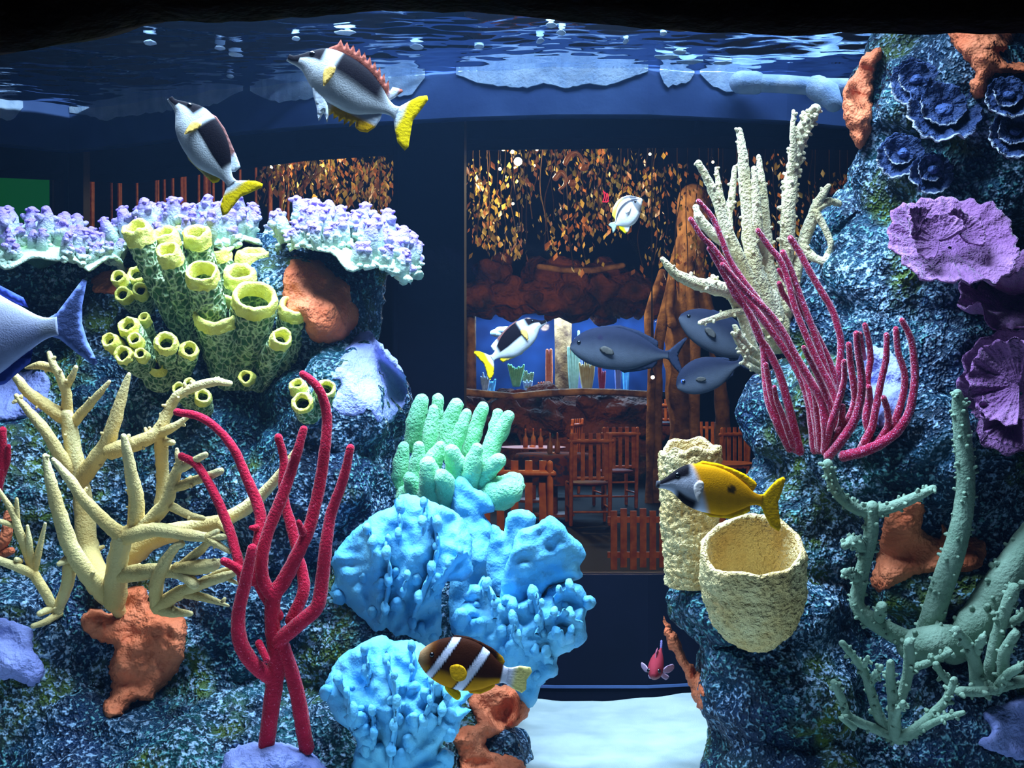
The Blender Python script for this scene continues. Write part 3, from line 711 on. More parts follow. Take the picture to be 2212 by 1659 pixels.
branches('orange_finger_sponge', 'bright orange finger sponge tip at the left edge behind the small staghorn', 'sponge', A, M['orange'], rockd(10, 1190, 2.4) - 0.01, (0, 1200))

# pale rough branching coral on the right
A = [[(1675, 720, .04, 20), (1652, 640, .02, 19), (1626, 560, .0, 18), (1617, 468, -.01, 16), (1610, 401, -.02, 14), (1604, 335, -.03, 11), (1597, 282, -.03, 7)],
     [(1690, 700, .05, 16), (1670, 620, .03, 14), (1657, 540, .02, 13), (1652, 470, .01, 11), (1646, 401, .0, 9), (1639, 338, .0, 5)],
     [(1650, 560, .02, 12), (1638, 490, -.02, 11), (1632, 418, -.03, 10), (1629, 364, -.03, 6)],
     [(1665, 720, .04, 16), (1632, 630, .01, 14), (1592, 545, -.02, 13), (1564, 478, -.03, 12), (1543, 420, -.04, 11), (1526, 384, -.05, 9), (1509, 352, -.06, 7)],
     [(1565, 470, -.03, 9), (1554, 410, -.03, 7), (1547, 364, -.03, 4)],
     [(1590, 550, -.01, 10), (1574, 480, .02, 9), (1582, 418, .02, 8), (1587, 362, .02, 5)],
     ([(1690, 720, .06, 18), (1694, 620, .04, 17), (1700, 535, .02, 17), (1704, 435, .0, 16), (1712, 368, .0, 14), (1722, 318, -.01, 15), (1742, 268, -.02, 16), (1762, 236, -.03, 12)], 16.0),
     ([(1706, 400, .0, 8), (1713, 330, -.02, 8), (1712, 285, -.03, 6), (1714, 240, -.03, 4)], 1.5),
     ([(1700, 680, .05, 14), (1722, 580, .03, 13), (1743, 502, .02, 13), (1766, 441, .0, 11), (1789, 402, -.02, 6)], 2.0),
     ([(1766, 450, .0, 9), (1790, 435, .0, 9), (1812, 440, .01, 7)], 1.0), ([(1762, 455, .0, 8), (1785, 500, .0, 8), (1795, 530, .0, 7), (1785, 560, .02, 8)], 1.0),
     ([(1735, 535, .02, 12), (1755, 555, .01, 10), (1780, 565, .0, 8)], 1.0),
     [(1628, 640, .02, 16), (1590, 632, -.03, 16), (1550, 622, -.06, 16), (1505, 612, -.09, 14), (1460, 592, -.11, 11), (1432, 560, -.12, 6)],
     [(1575, 625, -.04, 12), (1602, 680, -.01, 12), (1622, 740, .01, 12), (1648, 800, .04, 13)],
     [(1600, 670, -.02, 9), (1560, 682, -.05, 8), (1513, 697, -.08, 6)], [(1572, 630, -.04, 10), (1548, 612, -.05, 7), (1540, 598, -.05, 6)],
     [(1628, 760, .0, 9), (1606, 735, -.03, 7), (1588, 706, -.04, 6)], [(1620, 752, -.01, 8), (1600, 745, -.03, 7), (1583, 720, -.04, 5)],
     [(1635, 785, .01, 8), (1612, 770, -.02, 7), (1597, 750, -.03, 5)], [(1640, 800, .02, 8), (1622, 792, -.01, 7), (1608, 782, -.02, 6)],
     [(1590, 540, .01, 12), (1545, 510, -.02, 11), (1513, 475, -.03, 10), (1503, 448, -.03, 7)],
     [(1680, 740, .06, 26), (1672, 690, .04, 24), (1665, 640, .03, 20)]]
branches('branching_coral', 'pale rough branching coral with upright spikes on the right rock', 'coral', A, M['white_stag'], rockd(1680, 760, 2.45) - 0.03, (1680, 745), rough=0.30, rs=110, knobs=3.0, kr=.36, klen=.6,
         colf=lambda s, q: mixc((.92, .88, .75, 1), (1, 1, .96, 1), s), sides=10)

# magenta whips
def zz(pts, r0=17, r1=24, dd=0.0):
    n = len(pts); return [(x, y, dd - 0.05 * (1 - i / (n - 1)) - (0.02 if i < n - 1 else 0), r0 + (r1 - r0) * i / (n - 1)) for i, (x, y) in enumerate(pts)][::-1]
A = [zz([(110, 45), (200, 150), (260, 290), (310, 420), (400, 560), (470, 650), (600, 830), (720, 1010), (800, 1180), (860, 1400), (890, 1650)], 15, 26, -.02),
     zz([(60, 160), (130, 270), (200, 340), (300, 480), (400, 640), (520, 800), (640, 960), (740, 1120), (820, 1330), (860, 1650)], 15, 26, -.0),
     zz([(180, 350), (230, 440), (300, 560), (370, 650), (440, 780), (500, 920), (560, 1010), (640, 1180), (700, 1400), (765, 1660)], 15, 26, .02),
     zz([(265, 455), (340, 540), (430, 640), (560, 760), (650, 880), (730, 1030), (820, 1180), (900, 1330), (930, 1500), (930, 1660)], 17, 28, -.06),
     zz([(300, 570), (350, 660), (430, 750), (500, 890), (530, 1000), (540, 1150), (560, 1320), (620, 1480), (700, 1640)], 16, 26, .03),
     zz([(600, 1245), (615, 1330), (650, 1420), (720, 1620)], 14, 20, .0), zz([(545, 1100), (580, 1300), (640, 1450), (740, 1650)], 16, 24, .04),
     zz([(495, 235), (560, 330), (640, 430), (690, 560), (720, 690), (770, 830), (830, 970), (900, 1120), (980, 1280), (1000, 1450), (960, 1660)], 17, 24, .02),
     zz([(655, 375), (700, 470), (740, 580), (790, 720), (840, 850), (890, 1000), (940, 1150), (990, 1300), (1010, 1500), (970, 1660)], 18, 24, .03),
     zz([(705, 285), (760, 370), (830, 500), (900, 620), (970, 740), (1010, 860), (1030, 960), (1020, 1100), (1000, 1250), (1000, 1450), (980, 1660)], 20, 22, .05),
     zz([(630, 490), (700, 600), (760, 720), (850, 860), (900, 960), (960, 1090), (990, 1230), (990, 1450), (950, 1660)], 15, 22, .045),
     zz([(632, 575), (655, 640), (700, 700), (760, 800)], 16, 18, .04),
     zz([(790, 990), (840, 1090), (890, 1190), (930, 1290), (970, 1420), (940, 1660)], 16, 24, -.06), zz([(760, 1080), (830, 1200), (870, 1350), (900, 1650)], 15, 24, -.03),
     zz([(1050, 1080), (1050, 1200), (1010, 1350), (960, 1500), (930, 1660)], 16, 26, -.06),
     zz([(1080, 970), (1090, 1080), (1110, 1220), (1120, 1330), (1080, 1450), (1000, 1560), (940, 1670)], 18, 26, -.05),
     zz([(1130, 900), (1140, 1020), (1160, 1150), (1160, 1300), (1120, 1450), (1040, 1580), (950, 1690)], 20, 30, -.07),
     zz([(1155, 900), (1172, 1000), (1180, 1060)], 13, 14, .0),
     zz([(1040, 1370), (1030, 1480), (1000, 1560), (950, 1660)], 18, 24, -.03),
     zz([(1185, 845), (1210, 950), (1220, 1060), (1200, 1200), (1210, 1300), (1190, 1450), (1215, 1560), (1180, 1660)], 17, 24, .0),
     zz([(1325, 910), (1320, 1060), (1290, 1200), (1260, 1350), (1230, 1500), (1180, 1600), (1150, 1670)], 18, 26, -.01),
     zz([(1385, 870), (1400, 1020), (1440, 1160), (1430, 1300), (1390, 1430), (1360, 1540), (1300, 1600)], 18, 24, -.02),
     zz([(1425, 815), (1480, 930), (1505, 1100), (1500, 1260), (1460, 1430), (1360, 1560), (1200, 1650), (1050, 1690)], 18, 34, -.03),
     zz([(1305, 1315), (1330, 1400), (1330, 1500), (1260, 1600), (1150, 1670)], 18, 24, -.01), zz([(1210, 1245), (1218, 1350), (1200, 1480)], 18, 20, .01)]
branches('whip_gorgonian', 'spray of many thin magenta whips rising from the right rock', 'coral', A, M['whip'], rockd(1780, 985, 2.25) - 0.03, (1785, 985), part='whip', zoom=Z8, rough=0.14, rs=240, sides=10, span=7, rscale=1.12,
         colf=lambda s, q: mixc((.85, .8, .8, 1), (1.15, 1.15, 1.2, 1), 1 - s))

# mint finger coral
A = [[(893, 960, .02, 20), (900, 905, .0, 21), (911, 866, -.01, 16)], [(938, 950, .03, 16), (942, 900, .03, 17), (946, 862, .02, 13)], [(960, 975, .0, 20), (972, 920, .0, 20), (985, 875, -.01, 16)],
     [(1012, 980, .02, 17), (1028, 925, .02, 17), (1043, 880, .01, 13)], [(980, 975, -.02, 15), (995, 930, -.03, 15), (1008, 893, -.03, 11)],
     [(1045, 1010, .0, 21), (1070, 950, .0, 20), (1098, 900, -.01, 14)], [(1058, 960, .0, 14), (1070, 920, .0, 14), (1076, 893, .0, 11)], [(924, 975, -.03, 14), (930, 930, -.04, 15), (936, 884, -.04, 11)],
     [(864, 1060, .0, 20), (866, 1010, -.02, 18), (872, 965, -.03, 12)], [(895, 1060, -.04, 22), (900, 1010, -.06, 18), (905, 965, -.07, 13)], [(920, 1040, -.03, 22), (935, 1000, -.06, 22), (950, 965, -.07, 13)],
     [(985, 1050, -.05, 26), (985, 1005, -.08, 24), (975, 975, -.1, 16)], [(1010, 1050, -.06, 26), (1020, 1010, -.09, 22), (1030, 970, -.1, 14)], [(1040, 1050, -.05, 24), (1055, 1015, -.08, 22), (1078, 995, -.1, 16)],
     [(930, 1080, -.06, 30), (930, 1040, -.1, 26), (925, 1005, -.12, 20)], [(1040, 1070, -.02, 30), (1080, 1065, -.07, 38), (1100, 1060, -.09, 30)], [(1090, 1050, -.04, 22), (1110, 1038, -.07, 20), (1118, 1050, -.08, 16)],
     [(960, 1090, .0, 50), (985, 1060, -.02, 48), (1010, 1040, -.02, 40)], [(880, 1080, -.02, 30), (900, 1060, -.04, 30), (890, 1035, -.06, 20)], [(970, 1080, -.07, 26), (962, 1050, -.11, 24), (955, 1030, -.13, 18)]]
branches('finger_coral', 'mint green finger coral with blunt knobbly fingers above the blue corals', 'coral', A, M['mint'], 2.56, (960, 1100), part='finger', rough=0.20, rs=70, sides=12, clamp=True)

# grey green knobby coral
A = [[(1995, 1400, .02, 30), (2008, 1360, .0, 28), (2024, 1300, -.02, 26), (2052, 1220, -.04, 25), (2072, 1150, -.05, 23), (2084, 1080, -.06, 21), (2086, 1020, -.07, 20), (2080, 950, -.08, 19), (2073, 885, -.09, 17), (2068, 850, -.1, 10)],
     [(1878, 1108, -.05, 14), (1845, 1096, -.06, 13), (1815, 1072, -.07, 12), (1797, 1040, -.08, 12), (1788, 1002, -.09, 11)],
     [(1878, 1108, -.05, 13), (1930, 1094, -.07, 13), (1980, 1072, -.09, 11), (2016, 1055, -.1, 8)],
     [(1990, 1392, .0, 22), (1930, 1368, -.02, 20), (1880, 1338, -.03, 18), (1852, 1305, -.03, 16), (1858, 1255, -.03, 16), (1872, 1195, -.04, 16), (1882, 1145, -.05, 16), (1884, 1095, -.06, 14)],
     [(1868, 1190, -.04, 13), (1845, 1168, -.06, 13), (1826, 1178, -.08, 10)], [(1858, 1250, -.03, 12), (1836, 1240, -.05, 11), (1826, 1236, -.06, 9)], [(1895, 1340, -.03, 14), (1905, 1310, -.06, 12)],
     [(2060, 1400, .0, 36), (2105, 1345, -.02, 40), (2150, 1285, -.04, 40), (2190, 1220, -.05, 36), (2240, 1150, -.05, 34)],
     [(1970, 1395, -.02, 34), (2030, 1385, -.04, 38), (2080, 1385, -.02, 34)]]
branches('knobby_coral', 'tall grey-green finger coral with raised knobs on the right', 'coral', A, M['grey'], rockd(2020, 1390, 2.25) - 0.04, (2020, 1415), part='finger', rough=0.08, rs=60, sides=14, knobs=9, kr=.17, klen=0.7, seed=4)
def q(pts, r0=22, r1=32, dd=0.0):
    n = len(pts); return [(x, y, dd - 0.07 * (1 - i / (n - 1)), r0 + (r1 - r0) * i / (n - 1)) for i, (x, y) in enumerate(pts)][::-1]
A = [q([(290, 1060), (350, 1180), (400, 1300), (600, 1390), (730, 1440)]), q([(350, 780), (440, 890), (510, 1000), (560, 1150), (620, 1320), (710, 1420)], 20, 36), q([(690, 920), (690, 1050), (710, 1200), (725, 1430)], 24, 40, -.03),
     q([(625, 945), (590, 1000), (555, 1060)], 15, 20, -.04), q([(530, 880), (500, 950)], 14, 18, -.04), q([(820, 780), (822, 900), (800, 1050), (740, 1230)], 32, 32, .0), q([(1110, 840), (1000, 900), (870, 950), (820, 980)], 18, 28),
     q([(1010, 930), (1060, 1010), (1130, 1080)], 20, 24, .0), q([(1140, 1040), (1080, 1180), (980, 1290), (850, 1400), (750, 1450)], 22, 40, -.03), q([(1200, 1270), (1060, 1310), (930, 1370), (840, 1410)], 16, 30, -.04),
     q([(780, 1200), (740, 1260), (720, 1330)], 18, 24, -.05), q([(350, 1310), (430, 1370)], 18, 22, -.05)]
branches('knobby_bush_coral', 'small grey-green bushy coral low on the right rock', 'coral', A, M['grey'], rockd(1933, 1590, 2.25) - 0.04, (1935, 1595), zoom=Z7, rscale=1.2, rough=0.15, rs=90, sides=10, knobs=5, kr=.42, klen=.9, seed=8)
A = [q([(1150, 690), (1240, 800), (1290, 950), (1300, 1090)], 30, 50), q([(1560, 400), (1500, 550), (1450, 700), (1400, 900), (1380, 1090)], 40, 40), q([(1565, 720), (1490, 850), (1480, 1000), (1430, 1100)], 34, 44), q([(1340, 740), (1290, 850)], 26, 30, -.03),
     q([(1170, 1120), (1350, 1120), (1500, 1080), (1640, 1040)], 30, 36), q([(1600, 950), (1520, 1000), (1440, 1100)], 26, 36, -.03), q([(1680, 560), (1600, 600), (1530, 640)], 26, 30)]
branches('knobby_bush_coral', 'grey-green bushy coral at the right edge under the thick knobby finger', 'coral', A, M['grey'], rockd(2120, 1490, 2.25) - 0.03, (2130, 1500), zoom=Z7, rscale=1.15, rough=0.15, rs=90, sides=10, knobs=5, kr=.36, klen=.9, seed=19)

# ------------------------------------------------------------------ hollow tube sponges
def hollow(parent, name, base, mouth, rb, rm, mat, rimm=None, wall=0.26, depth=0.6, pits=0.0, ps=70, nt=36, nr=34, bulge=0.0, rimw=0.0, oval=1.0, colr=None, coli=None, seed=0, ragged=0.0, bend=None, bowl=0.0, grain=0.0):
    """a tube with a real hollow: outer wall, rounded lip, inner wall, floor"""
    base, mouth = Vector(base), Vector(mouth); ax = (mouth - base); L = ax.length; ax.normalize()
    u = ax.orthogonal().normalized(); u = (Vector((1, 0, 0)) - ax * ax.x).normalized(); w = ax.cross(u)
    prof = []
    for i in range(nr + 1):
        t = i / nr; prof.append((t * L, rb + (rm - rb) * (t if not bowl else 1 - (1 - t) ** bowl) + bulge * math.sin(math.pi * t) * rm, 1.0 if 0.03 < t < 0.97 else 0.3, 0))
    lip = wall * rm
    for k in (0.25, 0.5, 0.75, 1.0):
        a = math.pi * k; prof.append((L + lip * 0.5 * math.sin(a), rm - lip * 0.5 + lip * 0.5 * math.cos(a), 0.2, 1))
    for i in range(1, 9):
        t = i / 8; prof.append((L - t * depth * L, (rm - lip) * (1 - 0.12 * t), 0.35, 2))
    prof.append((L - depth * L - 0.002, 0.001, 0, 2))
    V = []; CC = []; seg = []
    for (h, r, pk, kind) in prof:
        for k in range(nt):
            th = 2 * math.pi * k / nt
            dr = u * math.cos(th) * oval + w * math.sin(th)
            hh = h
            if ragged and h > L * 0.6: hh = h + ragged * L * (noise.noise(Vector((math.cos(th) * 1.6, math.sin(th) * 1.6, seed * 3.1))) * 1.6) * (h - L * 0.6 if kind != 2 else max(0, h - L * 0.6)) / (L * 0.4)
            cpt = base + ax * hh
            if bend is not None: cpt += Vector(bend) * math.sin(math.pi * max(0, min(1, hh / L)))
            p = cpt + dr * r
            pv = 0.0
            if pits:
                sp = Vector((p.x, p.y, p.z * 0.62)) * ps
                dist = noise.voronoi(sp)[0]; e = dist[1] - dist[0]
                ridge = 1 - sstep(0.05, 0.45, e)
                pv = ridge
                p = p + dr * (pits * (ridge - 0.5) * pk) + dr * 0.12 * r * noise.noise(p * 14) * pk + dr * grain * (noise.noise(p * 90) + .7 * noise.noise(p * 170)) + ax * (1.2 * grain * noise.noise(p * 75) if kind == 1 else 0)
            else:
                p = p + dr * r * 0.06 * noise.noise(p * 30) + dr * 0.03 * r * noise.noise(p * 70) * pk + dr * grain * (noise.noise(p * 120) + .7 * noise.noise(p * 210)) * (1 if kind != 1 else .5)
            V.append(p)
            if kind == 2: CC.append(coli or (1, 1, 1, 1))
            else: CC.append(colr(pv, h / L) if colr else (1, 1, 1, 1))
    m = len(prof); fo = []; fr = []
    nrim = int(nr * (1 - rimw)) if rimw else None
    for i in range(m - 1):
        for k in range(nt):
            k2 = (k + 1) % nt; fc = (i * nt + k, i * nt + k2, (i + 1) * nt + k2, (i + 1) * nt + k)
            (fr if (nrim is not None and nrim <= i < nr + 6) else fo).append(fc)
    fo.append(tuple(range(nt - 1, -1, -1))); fo.append(tuple((m - 1) * nt + k for k in range(nt)))
    def sub(fs):
        ids = sorted(set(i for f in fs for i in f)); mp = {a: b for b, a in enumerate(ids)}
        mb = MB(); mb.add([V[i] for i in ids], [tuple(mp[i] for i in f) for f in fs], [CC[i] for i in ids]); return mb
    o = sub(fo).build(name, mat, parent)
    if fr: sub(fr).build('rim', rimm, o)
    return o

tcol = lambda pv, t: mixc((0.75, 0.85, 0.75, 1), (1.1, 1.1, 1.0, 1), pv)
def tube_cluster(label, tubes, d0, base, group='green tube sponges on the left rock'):
    t = thing('tube_sponge', P(base[0], base[1], d0), label, 'sponge', group)
    for i, (mx, my, rm, bx, by, rb, md, bd, big) in enumerate(tubes):
        d1 = d0 + md; d2 = d0 + bd
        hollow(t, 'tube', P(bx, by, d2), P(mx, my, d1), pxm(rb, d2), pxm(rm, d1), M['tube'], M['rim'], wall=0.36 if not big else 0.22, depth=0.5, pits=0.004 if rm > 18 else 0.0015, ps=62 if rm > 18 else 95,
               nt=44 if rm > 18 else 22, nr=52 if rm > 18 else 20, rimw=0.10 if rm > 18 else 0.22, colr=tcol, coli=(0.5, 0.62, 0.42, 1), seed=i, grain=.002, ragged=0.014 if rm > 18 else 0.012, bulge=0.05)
    return t
dT = rockd(520, 780, 2.5)
tube_cluster('tall cluster of netted green tube sponges with yellow rims on the left rock',
    [(292, 492, 31, 410, 740, 26, -.16, .0, 0), (352, 505, 30, 440, 740, 26, -.12, .02, 0), (402, 488, 32, 450, 700, 28, -.02, .06, 0), (425, 502, 30, 455, 720, 28, -.1, .04, 0), (362, 540, 25, 430, 740, 24, -.2, -.02, 0),
     (435, 585, 35, 470, 770, 30, -.2, -.04, 1), (472, 540, 24, 500, 720, 24, -.02, .06, 0), (546, 548, 35, 540, 740, 30, -.0, .06, 0), (518, 590, 34, 530, 760, 30, -.08, .04, 0), (580, 592, 29, 570, 780, 26, -.04, .04, 0),
     (550, 640, 48, 530, 820, 36, -.17, -.02, 1), (470, 670, 52, 500, 820, 38, -.15, -.03, 1), (636, 660, 32, 610, 815, 28, -.12, .0, 0), (609, 728, 22, 560, 825, 22, -.2, -.04, 0), (585, 700, 40, 560, 825, 34, -.08, -.0, 1), (530, 815, 16, 560, 830, 18, -.14, -.05, 0)],
    dT - 0.02, (520, 830))
tube_cluster('small clump of four green tube mouths beside the tallest tubes at upper left',
    [(254, 598, 16, 290, 640, 16, -.08, .0, 0), (296, 592, 20, 310, 640, 18, -.05, .02, 0), (264, 635, 17, 295, 665, 17, -.1, -.01, 0), (303, 625, 17, 318, 665, 17, -.1, -.01, 0)], rockd(300, 650, 2.55) - 0.01, (300, 665))
tube_cluster('low rounded clump of short yellow-green tubes left of the tall tubes',
    [(276, 702, 21, 320, 770, 20, -.09, .0, 0), (235, 735, 18, 300, 785, 20, -.1, .0, 0), (290, 732, 15, 320, 780, 18, -.11, .0, 0), (265, 765, 19, 310, 795, 22, -.12, -.01, 0), (302, 763, 13, 330, 795, 18, -.12, -.02, 0),
     (358, 738, 23, 370, 795, 26, -.12, .0, 0), (410, 755, 19, 390, 800, 24, -.1, .0, 0), (310, 685, 12, 330, 740, 14, -.05, .02, 0), (340, 790, 14, 350, 805, 44, -.06, .01, 0)], rockd(340, 790, 2.55) - 0.01, (345, 805))
tube_cluster('pair of small green tube mouths behind the tip of the red gorgonian',
    [(652, 870, 22, 668, 892, 26, -.08, .0, 0), (705, 838, 20, 690, 880, 22, -.07, .0, 0), (640, 830, 18, 665, 885, 20, -.02, .02, 0)], rockd(675, 885, 2.45) - 0.01, (675, 895))
tube_cluster('shaded green tube stubs behind the arched staghorn branch',
    [(385, 838, 14, 410, 870, 16, -.07, .0, 0), (408, 828, 14, 425, 870, 16, -.07, .0, 0), (438, 855, 17, 440, 885, 20, -.07, .0, 0)], rockd(425, 875, 2.5) - 0.01, (425, 885))

t = thing('barrel_sponge', P(1495, 1260, 2.30), 'tall pale yellow tube sponge behind the yellow foxface', 'sponge')
hollow(t, 'tube', P(1490, 1262, 2.28), P(1490, 972, 2.25), pxm(52, 2.3), pxm(68, 2.24), M['barrel'], wall=.18, depth=.5, nt=110, nr=110, ragged=.05, seed=7, bulge=.04, grain=.0035)
t = thing('barrel_sponge', P(1628, 1370, 2.14), 'squat pale yellow barrel sponge with an open mouth on the right rock ledge', 'sponge')
hollow(t, 'barrel', P(1634, 1372, 2.18), P(1625, 1184, 2.08), pxm(52, 2.17), pxm(111, 2.08), M['barrel'], wall=.12, depth=.62, nt=150, nr=80, ragged=.045, seed=2, bulge=.03, bowl=4.2, grain=.003)

# ------------------------------------------------------------------ table corals
LAV = C(146, 122, 200); PALE = C(190, 214, 196); PGRN = C(150, 190, 132)
def table(label, cx, cy, d, rx, ry, tilt, nf, seed, dip=0.0):
    """rx: half width in pixels, ry: half depth in metres, tilt: roll (radians), dip: how far the near rim hangs down"""
    c = P(cx, cy, d); t = thing('table_coral', c - Vector((0, 0, 0.09)), label, 'coral', 'table corals on top of the left rock'); rnd = random.Random(seed)
    R = pxm(rx, d); rot = Matrix.Rotation(tilt, 3, 'Y')
    def top(u, th):
        wob = 1 + 0.10 * noise.noise(Vector((math.cos(th) * 2, math.sin(th) * 2, seed))) + 0.05 * math.sin(th * 9 + seed)
        x = R * u * wob * math.cos(th); y = ry * u * wob * math.sin(th)
        z = 0.03 * (1 - u * u) - 0.012 * u ** 3 + 0.010 * math.sin(th * 7 + seed) * u * u + 0.006 * math.sin(th * 13 + 2 * seed) * u * u - (dip * u * u if math.sin(th) < 0 else 0) * -math.sin(th)
        return c + rot @ Vector((x, y, z))
    mb = MB(); V = []; CC = []; Fc = []; nu, nt = 12, 72
    for side in (0, 1):
        for i in range(nu + 1):
            u = max(0.02, i / nu)
            for k in range(nt):
                th = 2 * math.pi * k / nt; p = top(u, th)
                if side: p = p - Vector((0, 0, 0.006 + 0.05 * (1 - u) ** 2 * (1 if u > 0.35 else 1) + 0.006 * (1 - u)))
                else: p = p + Vector((0, 0, 0.004 * noise.noise(p * 60)))
                V.append(p); CC.append(mixc(PGRN, PALE, sstep(0.6, 1, u)) if not side else mixc(C(60, 96, 84), PALE, sstep(0.75, 1.0, u)))  # shade beneath the plate is put into the underside colour
    o2 = (nu + 1) * nt
    for i in range(nu):
        for k in range(nt):
            k2 = (k + 1) % nt
            Fc.append((i * nt + k, i * nt + k2, (i + 1) * nt + k2, (i + 1) * nt + k)); Fc.append((o2 + i * nt + k, o2 + (i + 1) * nt + k, o2 + (i + 1) * nt + k2, o2 + i * nt + k2))
    for k in range(nt):
        k2 = (k + 1) % nt; Fc.append((nu * nt + k, nu * nt + k2, o2 + nu * nt + k2, o2 + nu * nt + k))
    Fc.append(tuple(range(nt))); Fc.append(tuple(o2 + k for k in reversed(range(nt))))
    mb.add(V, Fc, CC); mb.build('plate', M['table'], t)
    protos = []
    for k in range(6):
        mb = MB(); h = 0.026 + 0.005 * k; r = 0.0092 + 0.001 * (k % 3)
        cf = lambda s, p, h=h: mixc(PALE, LAV, sstep(0.25, 1.0, p.z / h))
        tube(mb, [(Vector((0, 0, -0.006)), r * 1.25), (Vector((0.001, 0, h * .4)), r * 1.08), (Vector((0.002, .001, h * .75)), r * .95), (Vector((0.001, 0, h)), r * .6)], 8, .22, 110, col=cf, cap0=False, knobs=9, kr=.55, klen=.45, seed=k)
        protos.append(mb)
    meshes = []
    for j in range(nf):
        th = rnd.uniform(0, 2 * math.pi) if j % 3 else -math.pi / 2 + rnd.uniform(-1.5, 1.5); u = math.sqrt(rnd.uniform(0.12, 1.0)) * 0.97
        p = top(u, th); k = rnd.randrange(6)
        out = rot @ Vector((math.cos(th) * u, math.sin(th) * u, 0)); up = (Vector((0, 0, 1)) + out * (0.55 * u)).normalized()
        if len(meshes) < 6:
            k = len(meshes); o = protos[k].build('branchlet', M['table'], None); o.parent = t; meshes.append(o.data)
        else:
            o = bpy.data.objects.new('branchlet', meshes[k]); COL.objects.link(o); o.parent = t
        s = rnd.uniform(0.85, 1.45) * (1.0 - 0.2 * (u > .85))
        qd = Vector((0, 0, 1)).rotation_difference(up); o.rotation_mode = 'QUATERNION'
        from mathutils import Quaternion
        o.rotation_quaternion = qd @ Quaternion((0, 0, 1), rnd.uniform(0, 6.28)); o.scale = (s * 1.15, s * 1.15, s); o.location = p - Vector(t.location)
    return t
table('lavender tipped table coral at the left edge of the tank', 85, 550, 2.62, 180, 0.17, 0.02, 90, 3, 0.014)
table('lavender tipped table coral behind the tall green tubes', 415, 520, 2.72, 165, 0.15, -0.03, 84, 5, 0.012)
table('lavender tipped table coral drooping to the right over the orange sponge', 758, 538, 2.60, 158, 0.16, 0.30, 92, 8, 0.02)

# ------------------------------------------------------------------ blue ridge corals
Z3 = (600, 1000, 2.517)
def zp(pts, z): return [(z[0] + x / z[2], z[1] + y / z[2]) for x, y in pts]
def lobe(parent, name, poly, d0, thick, m, tiltx=0.0, tilty=0.0, wav=0.012, ws=16, rim=16, step=8, jit=1.5, seed=1, dome=0.0, pleat=None):
    """upright lobed plate; tiltx / tilty lean it in depth (metres per 100 px)"""
    xs = [p[0] for p in poly]; ys = [p[1] for p in poly]; cx, cy = (min(xs) + max(xs)) / 2, (min(ys) + max(ys)) / 2
    hw, hh = (max(xs) - min(xs)) / 2, (max(ys) - min(ys)) / 2
    def place(u, v, s):
        d = d0 + tiltx * (u - cx) / 100 + tilty * (v - cy) / 100
        r2 = ((u - cx) / hw) ** 2 + ((v - cy) / hh) ** 2
        q = P(u, v, d0); w = wav * noise.noise(q * ws + Vector((seed, 0, 0))) + wav * 0.45 * noise.noise(q * ws * 2.6 + Vector((0, seed, 0)))
        if pleat:
            an = math.atan2(u - pleat[0], pleat[1] - v); rr = math.hypot(u - pleat[0], v - pleat[1]); w += pleat[3] * math.sin(an * pleat[2] + 0.8 * noise.noise(q * 9)) * min(1, rr / 150)
        w += 0.0035 * noise.noise(q * 75)
        d = d + w - dome * max(0, 1 - r2) + s * thick * (1 + (0.5 * noise.noise(q * 45) if s < 0 else 0))
        return P(u, v, d)
    mb = MB(); sheet(mb, poly, step, place, rim, 3, jit, seed=seed)
    return mb.build(name, m, parent), place
def ridge(parent, name, path, place, hgt, w, m, seed=1, knob=True):
    """a standing fin of coral running along a lobe, with a scalloped crest"""
    hgt *= 1.45; w *= 0.72
    rnd = random.Random(seed); pts = cr(path, 7); n = len(pts); V = []; Fc = []; mb = MB()
    ring = [(-1.3, 0.0), (-0.9, 0.45), (-0.55, 0.85), (0.0, 1.0), (0.55, 0.85), (0.9, 0.45), (1.3, 0.0)]
    k = len(ring)
    for i, p in enumerate(pts):
        a = pts[max(0, i - 1)]; b = pts[min(n - 1, i + 1)]; tx, ty = b[0] - a[0], b[1] - a[1]; l = math.hypot(tx, ty) + 1e-6; nx_, ny_ = -ty / l, tx / l
        t = i / (n - 1); e = math.sin(math.pi * min(1, max(0, 0.08 + 0.86 * t))) ** 0.6
        h = hgt * e * (1 + 0.55 * noise.noise(Vector((i * 0.55, seed * 3.7, 0))) + 0.3 * noise.noise(Vector((i * 1.3, seed, 4))))
        ww = w * (0.8 + 0.5 * noise.noise(Vector((i * 0.4, seed, 9))))
        for (s, hh) in ring:
            q0 = place(p[0] + nx_ * s * ww, p[1] + ny_ * s * ww, -0.6); dr = (q0 - ORG).normalized()
            V.append(q0 - dr * h * hh + Vector((0, 0, 0.35 * h * hh)) )
    for i in range(n - 1):
        for j in range(k - 1): Fc.append((i * k + j, i * k + j + 1, (i + 1) * k + j + 1, (i + 1) * k + j))
    Fc += [tuple(range(k)), tuple((n - 1) * k + j for j in reversed(range(k)))]
    Fc += [(i * k, (i + 1) * k, (i + 1) * k + k - 1, i * k + k - 1) for i in range(n - 1)]
    mb.add(V, Fc)
    o = mb.build(name, m, parent)
    if knob:
        for i in range(3, n - 3, 7):
            c = V[i * k + 3]; mb = MB(); r = 0.006 + 0.005 * rnd.random()
            blob(mb, c + Vector((rnd.uniform(-.004, .004), -.004, 0.003)), r * 0.9, r * 1.2, r * 1.3, 10, 7, .4, 60); mb.build('knob', m, o)
    return o
